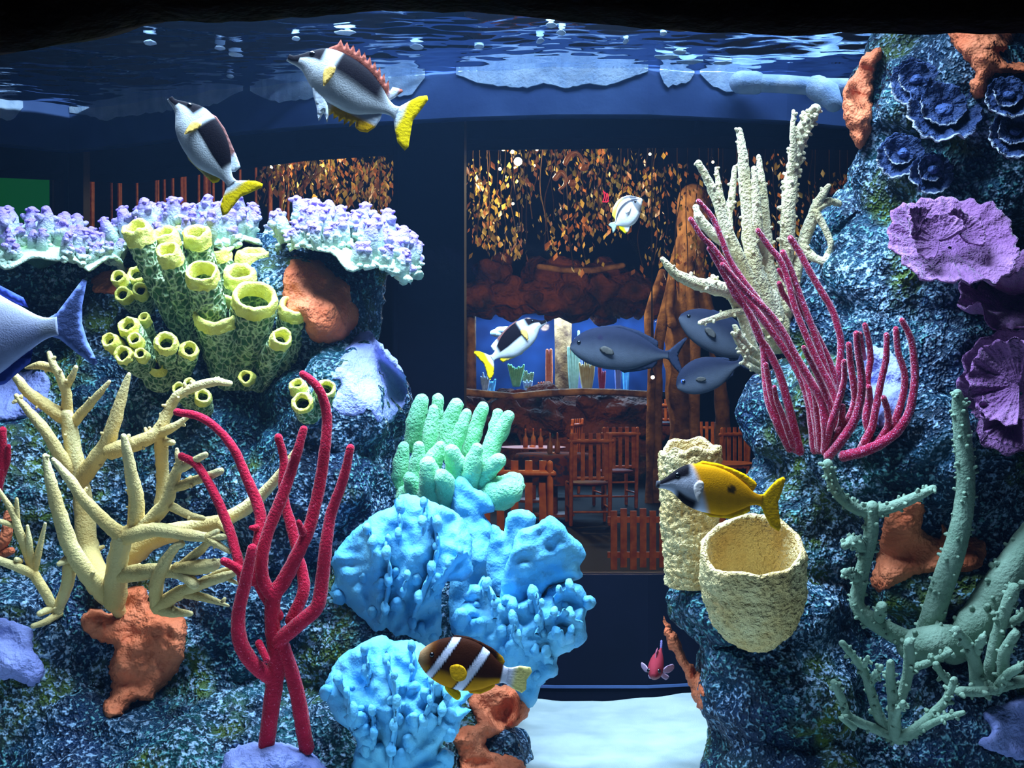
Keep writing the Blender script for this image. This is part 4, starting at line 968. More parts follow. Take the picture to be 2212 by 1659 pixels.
def knobs(parent, pts, place, m, seed=1, r0=0.011):
    rnd = random.Random(seed)
    for (x, y, r) in pts:
        q0 = place(x, y, -0.5); dr = (q0 - ORG).normalized(); rr = pxm(r, q0.y)
        mb = MB(); up = Vector((0, 0, 1)); c1 = q0 - dr * rr * 1.5 + up * rr * 0.5
        tube(mb, [(q0 + dr * rr * .6, rr * 1.25), (q0.lerp(c1, .5), rr * .95), (c1, rr * .6)], 12, .45, 75, seed=seed); mb.build('knob', m, parent)
bg = 'light blue ridged corals at the middle bottom'
def scatter(poly, n, seed, lo=9, hi=17, f=lambda x, y: True):
    rnd = random.Random(seed); xs = [p[0] for p in poly]; ys = [p[1] for p in poly]; out = []
    def ins(x, y):
        r = False; m = len(poly)
        for i in range(m):
            (x0, y0), (x1, y1) = poly[i], poly[(i + 1) % m]
            if (y0 > y) != (y1 > y) and x < (x1 - x0) * (y - y0) / (y1 - y0) + x0: r = not r
        return r
    while len(out) < n:
        x, y = rnd.uniform(min(xs), max(xs)), rnd.uniform(min(ys), max(ys))
        if ins(x, y) and f(x, y): out.append((x, y, rnd.uniform(lo, hi)))
    return out
# back left one
t = thing('ridge_coral', P(850, 1385, 2.40), 'rounded light blue ridged coral behind the clownfish, next to the red gorgonian', 'coral', bg)
F1 = zp([(290, 540), (330, 460), (400, 380), (460, 330), (540, 265), (620, 240), (660, 180), (710, 168), (800, 195), (880, 225), (960, 260), (1010, 310), (1040, 370), (1060, 430), (1055, 520), (1060, 600), (1000, 645), (910, 650), (890, 760), (890, 880), (880, 960), (800, 1000), (700, 1010), (600, 1000), (520, 970), (470, 930), (390, 890), (400, 820), (330, 740), (290, 700), (310, 620)], Z3)
o, pl = lobe(t, 'lobe', F1, 2.40, 0.022, M['blue'], tilty=0.02, seed=1, dome=0.06, wav=.012, step=6, pleat=(830, 1400, 15, .011))
for i, r in enumerate(([(600, 400), (590, 500), (610, 620), (590, 780), (555, 890)], [(840, 310), (870, 440), (850, 560), (800, 700), (740, 860), (730, 960)], [(715, 600), (690, 690), (670, 800)], [(1030, 500), (960, 560), (900, 640), (840, 700)], [(470, 350), (500, 430), (510, 540)], [(650, 200), (665, 350), (655, 480)], [(800, 200), (800, 300), (790, 400)])):
    ridge(t, 'ridge', zp(r, Z3), pl, 0.030 if i in (0, 1, 3) else 0.018, 9, M['blue'], seed=i + 1)
knobs(t, scatter(F1, 22, 3, 9, 17, lambda x, y: y > 1240), pl, M['blue'], 5)
# right tall one with four lobes
t = thing('ridge_coral', P(1120, 1510, 2.38), 'tall light blue lobed coral rising beside the sand gap', 'coral', bg)
L1 = zp([(950, 120), (1000, 70), (1060, 130), (1140, 170), (1180, 230), (1170, 270), (1120, 280), (1160, 330), (1180, 400), (1160, 500), (1150, 600), (1140, 720), (1100, 840), (1000, 930), (940, 900), (930, 700), (960, 500), (940, 250)], Z3)
L2 = zp([(1250, 270), (1330, 250), (1410, 300), (1360, 380), (1310, 450), (1270, 580), (1220, 720), (1150, 680), (1135, 540), (1150, 430), (1170, 330), (1230, 370)], Z3)
L3 = zp([(1310, 370), (1400, 340), (1450, 300), (1490, 290), (1550, 330), (1580, 380), (1650, 440), (1675, 500), (1645, 560), (1655, 620), (1580, 650), (1480, 670), (1440, 740), (1380, 790), (1280, 800), (1205, 760), (1230, 600), (1270, 480)], Z3)
L4 = zp([(1080, 680), (1120, 610), (1165, 680), (1200, 740), (1300, 770), (1400, 700), (1440, 720), (1500, 660), (1640, 660), (1690, 760), (1670, 860), (1680, 960), (1600, 1020), (1520, 1060), (1520, 1150), (1440, 1200), (1400, 1310), (1340, 1320), (1250, 1150), (1150, 1000), (1000, 960), (940, 900), (990, 780)], Z3)
o, p1 = lobe(t, 'lobe', L1, 2.46, 0.02, M['blue'], seed=3, wav=.012, dome=.01)
o, p2 = lobe(t, 'lobe', L2, 2.40, 0.015, M['blue'], tiltx=-0.02, seed=5, wav=.014)
o, p3 = lobe(t, 'lobe', L3, 2.33, 0.02, M['blue'], tilty=0.03, tiltx=.02, seed=7, wav=.02, dome=.02)
o, p4 = lobe(t, 'lobe', L4, 2.36, 0.03, M['blue'], tilty=0.02, seed=9, wav=.03, dome=.05)
for i, r in enumerate(([(1500, 760), (1560, 745), (1625, 740)], [(1380, 720), (1410, 800), (1430, 880), (1410, 960)], [(1250, 800), (1290, 880), (1290, 960), (1330, 1040)], [(1470, 960), (1550, 990), (1620, 960)], [(1450, 880), (1550, 880), (1660, 900)], [(1120, 650), (1170, 760), (1180, 860)], [(1360, 1060), (1440, 1080), (1500, 1090)])):
    ridge(t, 'ridge', zp(r, Z3), p4, 0.045 if i < 5 else .03, 13, M['blue'], seed=i + 21)
knobs(t, scatter(L4, 20, 11, 11, 20, lambda x, y: 1280 < y < 1480), p4, M['blue'], 7)
# front low one
t = thing('ridge_coral', P(850, 1690, 2.22), 'low light blue ridged coral in front at the bottom edge', 'coral', bg)
F3 = zp([(250, 1230), (290, 1130), (330, 1060), (420, 1000), (520, 950), (580, 935), (620, 965), (700, 960), (780, 980), (830, 1020), (880, 1100), (920, 1180), (980, 1235), (1040, 1220), (1060, 1260), (1000, 1320), (1050, 1345), (1000, 1395), (980, 1470), (910, 1500), (890, 1560), (940, 1640), (900, 1760), (420, 1760), (410, 1620), (430, 1520), (380, 1450), (310, 1390), (270, 1310)], Z3)
o, pl = lobe(t, 'lobe', F3, 2.24, 0.022, M['blue'], tilty=-0.005, seed=13, dome=0.07, wav=.014, step=6, pleat=(850, 1680, 13, .011))
for i, r in enumerate(([(590, 1060), (610, 1180), (640, 1300), (640, 1450), (625, 1560), (610, 1680)], [(320, 1190), (370, 1280), (395, 1380), (420, 1470)], [(820, 1180), (840, 1290), (800, 1400), (760, 1500)], [(460, 1020), (490, 1120), (480, 1230)], [(720, 1000), (740, 1100), (720, 1220)], [(940, 1250), (900, 1340), (870, 1440)], [(500, 1350), (530, 1460), (520, 1580)])):
    ridge(t, 'ridge', zp(r, Z3), pl, 0.042 if i < 2 else .026, 10, M['blue'], seed=i + 41)
knobs(t, scatter(F3, 34, 17, 9, 18, lambda x, y: y > 1480), pl, M['blue'], 9)

# ------------------------------------------------------------------ purple cup corals and blue oysters
def cup(parent, name, c, axis, R, m, depth=0.3, ruf=0.12, k=7, seed=0, thick=0.006, arc=(0, 2 * math.pi), oval=1.0, colf=None, up=Vector((0, 0, 1)), nu=16, nt=90, rfun=None, flare=2.0):
    axis = Vector(axis).normalized(); u = up.cross(axis).normalized(); w = axis.cross(u)
    rnd = random.Random(seed); ph = [rnd.uniform(0, 6.28) for _ in range(4)]
    def pt(s, th):
        rr = R * (1 + 0.10 * noise.noise(Vector((math.cos(th) * 2.2, math.sin(th) * 2.2, seed * 1.7))) + 0.035 * math.sin(th * 17 + ph[0]) * s) * (rfun(th) if rfun else 1)
        h = R * depth * s ** flare + R * ruf * s * s * (0.35 * math.sin(k * th + ph[1]) + 2.2 * noise.noise(Vector((math.cos(th) * k * .33, math.sin(th) * k * .33, seed * 2.3))) + 0.9 * noise.noise(Vector((math.cos(th) * k, math.sin(th) * k, seed)))) + R * 0.025 * s * math.sin(th * 31 + 3 * math.sin(th * 3))
        return c + u * (rr * s * math.cos(th) * oval) + w * (rr * s * math.sin(th)) + axis * h
    closed = abs(arc[1] - arc[0] - 2 * math.pi) < 1e-6
    V = []; CC = []; Fc = []; cols = nt if closed else nt + 1
    for side in (0, 1):
        for i in range(nu + 1):
            s = max(0.03, i / nu)
            for j in range(cols):
                th = arc[0] + (arc[1] - arc[0]) * j / nt; p = pt(s, th)
                p = p + axis * (0.004 * noise.noise(p * 60)) - axis * (thick if side else 0.0) * (1 if s < 1 else 0.6)
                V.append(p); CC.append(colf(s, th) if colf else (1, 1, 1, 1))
    o2 = (nu + 1) * cols
    for i in range(nu):
        for j in range(nt):
            j2 = (j + 1) % cols
            Fc.append((i * cols + j, i * cols + j2, (i + 1) * cols + j2, (i + 1) * cols + j)); Fc.append((o2 + i * cols + j, o2 + (i + 1) * cols + j, o2 + (i + 1) * cols + j2, o2 + i * cols + j2))
    for j in range(nt):
        j2 = (j + 1) % cols; Fc.append((nu * cols + j, nu * cols + j2, o2 + nu * cols + j2, o2 + nu * cols + j))
    if not closed:
        for i in range(nu):
            Fc.append((i * cols, (i + 1) * cols, o2 + (i + 1) * cols, o2 + i * cols)); Fc.append((i * cols + nt, o2 + i * cols + nt, o2 + (i + 1) * cols + nt, (i + 1) * cols + nt))
    mb = MB(); mb.add(V, Fc, CC); return mb.build(name, m, parent)
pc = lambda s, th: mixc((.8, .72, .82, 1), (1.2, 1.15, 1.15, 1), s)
d = rockd(2050, 540, 2.3) - 0.10
t = thing('plate_coral', P(2050, 540, d + .08), 'open ruffled violet plate coral, uppermost of the purple corals', 'coral', 'purple plate corals on the right rock')
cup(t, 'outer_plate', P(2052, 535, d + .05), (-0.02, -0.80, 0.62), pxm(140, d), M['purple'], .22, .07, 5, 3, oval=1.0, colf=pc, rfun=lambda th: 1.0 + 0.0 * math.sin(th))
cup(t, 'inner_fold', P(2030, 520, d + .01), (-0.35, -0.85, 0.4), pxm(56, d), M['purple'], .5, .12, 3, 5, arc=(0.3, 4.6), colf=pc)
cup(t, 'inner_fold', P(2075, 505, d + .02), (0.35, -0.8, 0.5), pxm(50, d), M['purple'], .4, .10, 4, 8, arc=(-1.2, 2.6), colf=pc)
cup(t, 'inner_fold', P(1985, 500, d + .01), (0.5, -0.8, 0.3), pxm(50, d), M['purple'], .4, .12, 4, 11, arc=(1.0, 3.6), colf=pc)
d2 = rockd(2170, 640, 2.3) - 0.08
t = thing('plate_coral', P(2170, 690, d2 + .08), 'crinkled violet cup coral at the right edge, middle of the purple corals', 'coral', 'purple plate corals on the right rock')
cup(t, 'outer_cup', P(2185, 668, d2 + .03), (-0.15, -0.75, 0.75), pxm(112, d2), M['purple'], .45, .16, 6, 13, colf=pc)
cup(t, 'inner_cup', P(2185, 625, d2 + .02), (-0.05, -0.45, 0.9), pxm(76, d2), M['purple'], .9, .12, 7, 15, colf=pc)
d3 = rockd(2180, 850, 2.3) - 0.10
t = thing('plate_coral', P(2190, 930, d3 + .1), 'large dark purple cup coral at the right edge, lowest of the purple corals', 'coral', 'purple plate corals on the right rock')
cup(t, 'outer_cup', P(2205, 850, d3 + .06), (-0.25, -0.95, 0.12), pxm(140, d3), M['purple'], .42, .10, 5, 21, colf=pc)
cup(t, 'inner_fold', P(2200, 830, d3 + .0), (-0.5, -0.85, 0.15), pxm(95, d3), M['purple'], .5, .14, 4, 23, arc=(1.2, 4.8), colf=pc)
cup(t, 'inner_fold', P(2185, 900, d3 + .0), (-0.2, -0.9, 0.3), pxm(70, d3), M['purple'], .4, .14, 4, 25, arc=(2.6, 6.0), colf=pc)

oc = lambda s, th: mixc(mixc(C(20, 30, 66), C(74, 96, 150), sstep(.2, .8, s) * (.5 + .5 * noise.noise(Vector((math.cos(th) * 3, math.sin(th) * 3, s * 4))))), C(196, 206, 226), sstep(0.90, 0.97, s) * sstep(0.1, 0.6, -math.sin(th + 0.5)))
for (x, y, r, ax, lb, sd) in ((2035, 245, 78, (-0.1, -0.9, 0.35), 'largest blue thorny oyster with a wavy white lip high on the right rock', 3), (1975, 178, 52, (-0.3, -0.9, 0.2), 'dark blue oyster left of the draped orange sponge', 5),
                              (2176, 212, 50, (-0.1, -0.9, 0.3), 'blue oyster with a white lip right of the draped orange sponge', 7), (1945, 335, 50, (-0.3, -0.9, 0.2), 'small blue oyster at the lower left of the largest one', 9),
                              (2190, 290, 56, (-0.1, -0.95, 0.2), 'dark blue oyster at the right edge below another oyster', 11), (2010, 372, 46, (-0.1, -0.95, 0.1), 'dark blue oyster directly above the violet plate coral', 13)):
    d = rockd(x, y, 2.35) - 0.02
    t = thing('thorny_oyster', P(x, y, d + .02), lb, 'oyster', 'blue oysters on top of the right rock')
    cup(t, 'lower_shell', P(x, y + 6, d), ax, pxm(r, d), M['oyster'], .35, .12, 6, sd, colf=oc, nt=70)
    cup(t, 'upper_shell', P(x, y - r * .2, d - .012), (ax[0], ax[1], ax[2] - .25), pxm(r * .62, d), M['oyster'], .30, .14, 5, sd + 40, colf=oc, nt=60)
    mb = MB()
    blob(mb, P(x + r * .1, y - r * .1, d - .012), pxm(r * .28, d), .012, pxm(r * .2, d), 10, 7, .5, 60, col=C(70, 92, 150)); mb.build('flesh', M['oyster'], t)

# ------------------------------------------------------------------ fish
def spl(xs, ys, x):
    """smooth interpolation through the stations"""
    i = max(0, min(len(xs) - 2, int(np.searchsorted(xs, x) - 1)))
    def m(k):
        if k <= 0: return (ys[1] - ys[0]) / (xs[1] - xs[0])
        if k >= len(xs) - 1: return (ys[-1] - ys[-2]) / (xs[-1] - xs[-2])
        return 0.5 * ((ys[k] - ys[k - 1]) / (xs[k] - xs[k - 1]) + (ys[k + 1] - ys[k]) / (xs[k + 1] - xs[k]))
    h = xs[i + 1] - xs[i]; t = (x - xs[i]) / h
    return (2 * t ** 3 - 3 * t * t + 1) * ys[i] + (t ** 3 - 2 * t * t + t) * h * m(i) + (-2 * t ** 3 + 3 * t * t) * ys[i + 1] + (t ** 3 - t * t) * h * m(i + 1)
def fish(label, nose, ped, prof, colf, fins, eye, group=None, name='fish', cat='fish', eye_r=0.024, bend=0.0, eye_white=None):
    """prof: (x, top, bottom, half width) with the nose at 0 and the tail root at 1; fins: (name, outline, side, colour fn, thickness[, flare])"""
    a, b = P(*nose), P(*ped); X = b - a; L = X.length; X.normalize()
    Zv = Vector((0, 0, 1)); Zv = (Zv - X * Zv.dot(X)).normalized(); Y = Zv.cross(X)
    mid = a + X * (L * 0.5); t = thing(name, mid, label, cat, group)
    def to(x, y, z):
        y = y + bend * max(0, x - 0.5) ** 2
        return a + X * (x * L) + Y * (y * L) + Zv * (z * L)
    xs = [p[0] for p in prof]; NS, NR = 90, 44; V = []; CC = []; Fc = []
    for i in range(NS + 1):
        x = xs[0] + (xs[-1] - xs[0]) * i / NS
        tp, bt, wd = (spl(xs, [p[j] for p in prof], x) for j in (1, 2, 3)); wd = max(.004, wd)
        c, h = (tp + bt) / 2, (tp - bt) / 2
        for k in range(NR):
            th = 2 * math.pi * k / NR; cs, sn = math.cos(th), math.sin(th)
            zz_ = c + h * sn; yy = wd * math.copysign(abs(cs) ** 0.85, cs)
            V.append(to(x, yy, zz_)); CC.append(colf(x, sn, zz_))
    for i in range(NS):
        for k in range(NR):
            k2 = (k + 1) % NR; Fc.append((i * NR + k, i * NR + k2, (i + 1) * NR + k2, (i + 1) * NR + k))
    Fc += [tuple(range(NR - 1, -1, -1)), tuple(NS * NR + k for k in range(NR))]
    mb = MB(); mb.add(V, Fc, CC); mb.build('body', M['fish'], t)
    for f in fins:
        nm, poly, side, cf, th = f[:5]; flare = f[5] if len(f) > 5 else 0.0
        for sd in ((-1, 1) if side else (0,)):
            x0 = min(p[0] for p in poly); y0 = side * sd
            def place(u, v, s, sd=sd, y0=y0, x0=x0):
                rib = 0.35 * math.sin(v * 160 + u * 40) if not side else 0.3 * math.sin(math.atan2(v - poly[0][1], u - poly[0][0]) * 50)
                return to(u, y0 + sd * flare * (u - x0) + s * th * (1 + rib), v)
            mb = MB(); sheet(mb, poly, 0.02, place, 0.03, 3 if side else 1, 0.0, col=cf); mb.build(nm, M['fin'], t)
    ex, ez = eye
    wd = spl(xs, [p[3] for p in prof], ex); tp = spl(xs, [p[1] for p in prof], ex); bt = spl(xs, [p[2] for p in prof], ex)
    sn = (ez - (tp + bt) / 2) / ((tp - bt) / 2); yw = wd * math.sqrt(max(0.05, 1 - sn * sn)) ** 0.85
    for sd in (-1, 1):
        mb = MB(); blob(mb, to(ex, sd * (yw - eye_r * .35), ez), eye_r * L, eye_r * L, eye_r * L, 12, 8, 0); e = mb.build('eye', M['eye'], t)
        if eye_white:
            mb = MB(); blob(mb, to(ex, sd * (yw - eye_r * .55), ez), eye_r * L * 1.25, eye_r * L * 1.05, eye_r * L * 1.25, 12, 8, 0, col=eye_white); mb.build('eye_ring', M['fish'], e)
    return t

WHT = C(206, 208, 214); BLK = C(20, 16, 22); YEL = C(238, 200, 14); CLR = C(214, 222, 236); BRN = C(190, 110, 84)
FOX = [(0, .033, -.030, .022), (.04, .042, -.032, .026), (.09, .085, -.032, .036), (.15, .145, -.045, .052), (.21, .195, -.085, .068), (.28, .232, -.135, .082), (.40, .252, -.178, .095), (.55, .245, -.195, .09), (.70, .205, -.185, .072), (.84, .130, -.115, .046), (.93, .070, -.062, .026), (1.0, .048, -.048, .016), (1.03, .05, -.05, .01)]
def foxcol(sharp):
    def f(x, sn, z):
        c = WHT
        if x > .34:
            lo = -0.05 if sharp else 0.0
            m = sstep(lo - (.05 if sharp else .35), lo + (.05 if sharp else .25), sn) * sstep(.36, .42, x) * (1 - sstep(.84, .90, x) if sharp else 1 - 0.75 * sstep(.8, .98, x))
            c = mixc(c, BLK, m)
        elif x > .27: c = mixc(c, C(170, 180, 214), sstep(0, .5, sn))
        if x < .30:
            m = sstep(0.05, 0.30, sn) * (1 - sstep(.25, .295, x)) if x > .10 else 1 - 0.6 * sstep(-.3, -.8, sn)
            if x <= .10: m = sstep(-.75, -.4, sn)
            c = mixc(c, BLK, m)
        if x < .24: c = mixc(c, C(150, 150, 165), 0.5 * sstep(-.45, -.55, sn) * (1 - sstep(-.62, -.75, sn)))
        return c
    return f
def serr(x0, x1, zf, hf, n, back=None):
    pts = []
    for i in range(n):
        x = x0 + (x1 - x0) * i / n; dx = (x1 - x0) / n
        pts.append((x + dx * .95, zf(x + dx) + hf(x + dx) * 0.5)); pts.append((x + dx * 1.05, zf(x + dx) + hf(x + dx)))
    return pts
ftop = lambda x: spl([p[0] for p in FOX], [p[1] for p in FOX], x); fbot = lambda x: spl([p[0] for p in FOX], [p[2] for p in FOX], x)
caud_col = lambda u, v: mixc(mixc(CLR, C(150, 140, 160), sstep(1.05, .98, u)), YEL, sstep(1.06, 1.11, u + 0.12 * abs(v)))
caud = [(0.97, .045), (1.03, .06), (1.08, .135), (1.14, .215), (1.20, .255), (1.225, .225), (1.205, .10), (1.185, 0.0), (1.21, -.09), (1.25, -.22), (1.235, -.265), (1.15, -.23), (1.08, -.14), (1.03, -.06), (0.97, -.045)]
def dorsal_up():
    top = serr(.27, .90, ftop, lambda x: .115 - .02 * x, 11)
    base = [(x, ftop(x) - .02) for x in (.92, .8, .7, .6, .5, .4, .28)]
    return [(.27, ftop(.27) + .01)] + top + [(.985, .205), (1.0, .19), (.96, .11), (.925, .055)] + base
def anal():
    pts = [(.42, fbot(.42) + .015), (.42, fbot(.42) - .10)]
    for i in range(7):
        x = .46 + i * .05; pts += [(x - .012, fbot(x) - .05 - .003 * i), (x + .012, fbot(x) - .095 - .004 * i)]
    return pts + [(.82, -.29), (.88, -.27), (.92, -.20), (.93, -.12), (.92, -.045), (.8, fbot(.8) + .02), (.6, fbot(.6) + .02)]
ancol = lambda u, v: mixc(CLR, C(238, 176, 10), sstep(.46, .54, u) * sstep(-.17, -.20, v - .0) )
pelv = [(.30, -.13), (.36, -.16), (.44, -.19), (.50, -.25), (.53, -.34), (.47, -.28), (.46, -.36), (.40, -.27), (.33, -.19)]
pect = [(.33, .05), (.37, .10), (.41, .085), (.42, .03), (.41, -.04), (.39, -.10), (.36, -.06), (.335, .0)]
pcol = lambda u, v: C(222, 180, 96)
g = 'black and white foxface fish'
fish('foxface with raised spiny orange dorsal fin near the water surface', (622, 125, 1.96), (850, 240, 1.98), FOX, foxcol(False),
     [('dorsal_fin', dorsal_up(), 0, lambda u, v: mixc(C(126, 66, 54), CLR, sstep(.88, .95, u) * (1 - sstep(.97, 1.0, u + .4 * (v - .1)))) if True else 0, .006), ('tail_fin', caud, 0, caud_col, .006), ('anal_fin', anal(), 0, ancol, .006),
      ('pelvic_fin', pelv, .035, lambda u, v: CLR, .004, .15), ('pectoral_fin', pect, .095, pcol, .004, .25)], (.175, .115), g, eye_r=.026)
dors2 = [(.30, ftop(.30) - .01), (.40, ftop(.4) + .02), (.55, ftop(.55) + .025), (.70, ftop(.7) + .03), (.82, ftop(.82) + .065), (.90, .185), (.94, .17), (.95, .10), (.92, .05), (.8, ftop(.8) - .03), (.5, ftop(.5) - .03)]
an2 = [(.50, fbot(.5) + .01), (.60, fbot(.6) - .012), (.75, fbot(.75) - .018), (.86, fbot(.86) - .06), (.92, -.15), (.94, -.10), (.92, -.04), (.8, fbot(.8) + .03), (.6, fbot(.6) + .03)]
fins2 = lambda pf=True: [('dorsal_fin', dors2, 0, lambda u, v: mixc(C(120, 80, 76), CLR, sstep(.78, .84, u)), .006), ('tail_fin', caud, 0, caud_col, .006), ('anal_fin', an2, 0, lambda u, v: mixc(C(220, 196, 120), YEL, sstep(.8, .9, u)), .006), ('pectoral_fin', pect, .095, pcol, .004, .25)]
fish('foxface with folded fins tilted steeply nose up at upper left', (366, 212, 1.98), (497, 392, 2.0), FOX, foxcol(True), fins2(), (.175, .115), g, eye_r=.026)
fish('foxface facing right in front of the distant aquarium', (1180, 694, 2.86), (1066, 772, 2.88), FOX, foxcol(True), fins2(), (.175, .115), g, eye_r=.026)

GREY = [(0, .03, -.03, .02), (.04, .09, -.07, .045), (.10, .145, -.115, .065), (.2, .20, -.165, .085), (.35, .235, -.20, .10), (.5, .235, -.205, .10), (.65, .20, -.185, .085), (.8, .13, -.125, .055), (.92, .06, -.065, .028), (1.0, .038, -.04, .016), (1.03, .04, -.04, .01)]
gt = lambda x: spl([p[0] for p in GREY], [p[1] for p in GREY], x); gb = lambda x: spl([p[0] for p in GREY], [p[2] for p in GREY], x)
def greycol(spot):
    def f(x, sn, z):
        c = mixc(C(78, 84, 98), C(36, 40, 58), sstep(-.5, .6, sn))
        if spot: c = mixc(C(36, 34, 56), c, sstep(.02, .035, math.hypot(x - .30, z - .11)))
        return c
    return f
gf = lambda u, v: C(40, 46, 66)
gcaud = [(0.97, .038), (1.03, .05), (1.10, .12), (1.19, .20), (1.21, .19), (1.15, .06), (1.13, 0), (1.15, -.06), (1.21, -.19), (1.19, -.21), (1.10, -.13), (1.03, -.05), (.97, -.038)]
gfins = [('dorsal_fin', [(.25, gt(.25) - .03), (.3, gt(.3) + .012), (.5, gt(.5) + .03), (.7, gt(.7) + .045), (.86, .16), (.91, .13), (.92, .05), (.7, gt(.7) - .03), (.5, gt(.5) - .03)], 0, gf, .006), ('tail_fin', gcaud, 0, gf, .006),
         ('anal_fin', [(.5, gb(.5) + .02), (.58, gb(.58) - .03), (.75, gb(.75) - .045), (.88, -.15), (.92, -.10), (.92, -.04), (.7, gb(.7) + .03)], 0, gf, .006), ('pectoral_fin', [(.30, .0), (.35, .03), (.43, .0), (.45, -.05), (.40, -.06), (.33, -.04)], .10, lambda u, v: C(74, 72, 70), .004, .2)]
g2 = 'grey-blue rabbitfish near the rear glass'
fish('grey-blue rabbitfish with one dark shoulder spot, leftmost of the three grey fish', (1232, 748, 2.84), (1438, 766, 2.84), GREY, greycol(True), gfins, (.085, .045), g2)
fish('grey-blue rabbitfish partly hidden behind the pale branching coral, uppermost of the three', (1468, 684, 2.88), (1640, 770, 2.88), GREY, greycol(False), gfins, (.085, .045), g2)
fish('dark grey-blue rabbitfish with a bright blue eye, lowest of the three grey fish', (1462, 836, 2.84), (1592, 786, 2.84), [(a, b * 1.25, c * 1.2, w) for a, b, c, w in GREY], greycol(False), gfins, (.12, .045), g2, eye_r=.035, eye_white=C(60, 90, 170))

def yelcol(x, sn, z):
    c = mixc(C(238, 160, 8), C(214, 142, 10), sstep(0, .8, sn))
    w = 1 - sstep(.36, .44, x + 0.12 * sn)
    c = mixc(c, C(206, 206, 226), w)
    lo = 0.05 + 0.3 * sstep(.1, .3, x)
    c = mixc(c, BLK, sstep(lo - .15, lo + .15, sn - (0.0 if x < .26 else 0)) * (1 - sstep(.26, .33, x)) if x > .03 else .9)
    c = mixc(c, BLK, sstep(-.45, -.7, sn) * sstep(.16, .22, x) * (1 - sstep(.36, .44, x)))
    c = mixc(C(70, 52, 20), c, sstep(.035, .06, math.hypot(x - .70, (z - .06) * 1.2)))
    return c
yf = lambda u, v: C(240, 176, 8)
fish('yellow foxface with white face and dark eye band by the barrel sponges', (1418, 1046, 1.95), (1640, 1080, 1.97), FOX, yelcol,
     [('dorsal_fin', [(.30, ftop(.30) - .02), (.40, ftop(.4) + .03), (.55, ftop(.55) + .035), (.70, ftop(.7) + .05), (.82, ftop(.82) + .08), (.93, .17), (.96, .14), (.92, .05), (.8, ftop(.8) - .03), (.5, ftop(.5) - .03)], 0, yf, .006),
      ('tail_fin', caud, 0, yf, .006), ('anal_fin', [(.45, fbot(.45) + .01), (.55, fbot(.55) - .03), (.75, fbot(.75) - .05), (.86, fbot(.86) - .06), (.93, -.12), (.92, -.04), (.8, fbot(.8) + .03), (.6, fbot(.6) + .03)], 0, yf, .006),
      ('pectoral_fin', pect, .095, lambda u, v: C(200, 190, 190), .004, .25)], (.175, .115), eye_r=.026)

CLN = [(x, a * 1.1, b * 1.1, c) for x, a, b, c in [(0, .05, -.05, .035), (.05, .115, -.10, .065), (.12, .175, -.155, .085), (.25, .245, -.215, .11), (.42, .285, -.25, .12), (.6, .27, -.245, .11), (.78, .20, -.19, .08), (.9, .125, -.12, .05), (1.0, .085, -.085, .03), (1.03, .085, -.085, .02)]]
ct = lambda x: spl([p[0] for p in CLN], [p[1] for p in CLN], x); cb = lambda x: spl([p[0] for p in CLN], [p[2] for p in CLN], x)
def clcol(x, sn, z):
    c = mixc(C(196, 130, 16), C(54, 24, 12), sstep(-.62, -.25, sn))
    if x < .20: c = mixc(C(196, 160, 120), c, sstep(.02, .14, x)); c = mixc(c, C(120, 66, 22), .5 * (1 - sstep(.1, .2, x)))
    xx = x - 0.10 * (z / .25) * 1.1
    for (a, w) in ((.235, .042), (.625, .052)):
        k = abs(xx - a) / w; c = mixc(c, C(16, 8, 10), 1 - sstep(1.15, 1.55, k)); c = mixc(c, C(216, 216, 240), 1 - sstep(.85, 1.05, k))
    return mixc(c, C(210, 206, 226), sstep(.955, .975, x))
fish('brown clownfish with two white bars in front of the blue coral', (905, 1418, 1.98), (1090, 1458, 1.99), CLN, clcol,
     [('dorsal_fin', [(.25, ct(.25) - .03), (.35, ct(.35) + .025), (.5, ct(.5) + .025), (.65, ct(.65) + .03), (.8, ct(.8) + .06), (.93, .2), (.97, .15), (.95, .07), (.7, ct(.7) - .05), (.45, ct(.45) - .04)], 0, lambda u, v: mixc(C(48, 22, 12), C(170, 120, 20), sstep(.85, .95, u)), .007),
      ('tail_fin', [(.98, .08), (1.06, .10), (1.15, .14), (1.27, .15), (1.30, .10), (1.26, .0), (1.28, -.11), (1.24, -.16), (1.12, -.13), (1.05, -.10), (.98, -.08)], 0, lambda u, v: mixc(C(210, 206, 226), C(214, 196, 120), sstep(1.05, 1.15, u)), .007),
      ('anal_fin', [(.6, cb(.6) + .03), (.66, cb(.66) - .03), (.78, cb(.78) - .06), (.88, -.20), (.92, -.15), (.92, -.08), (.75, cb(.75) + .04)], 0, lambda u, v: C(206, 140, 10), .007),
      ('pelvic_fin', [(.36, cb(.36) + .02), (.44, cb(.44) + .02), (.56, -.31), (.54, -.38), (.47, -.36), (.38, -.30)], .03, lambda u, v: C(224, 176, 10), .005, .1), ('pectoral_fin', [(.36, -.02), (.42, .03), (.5, .03), (.56, -.03), (.55, -.11), (.48, -.15), (.40, -.12)], .12, lambda u, v: C(206, 150, 20), .005, .3)],
     (.135, .065), eye_r=.03)

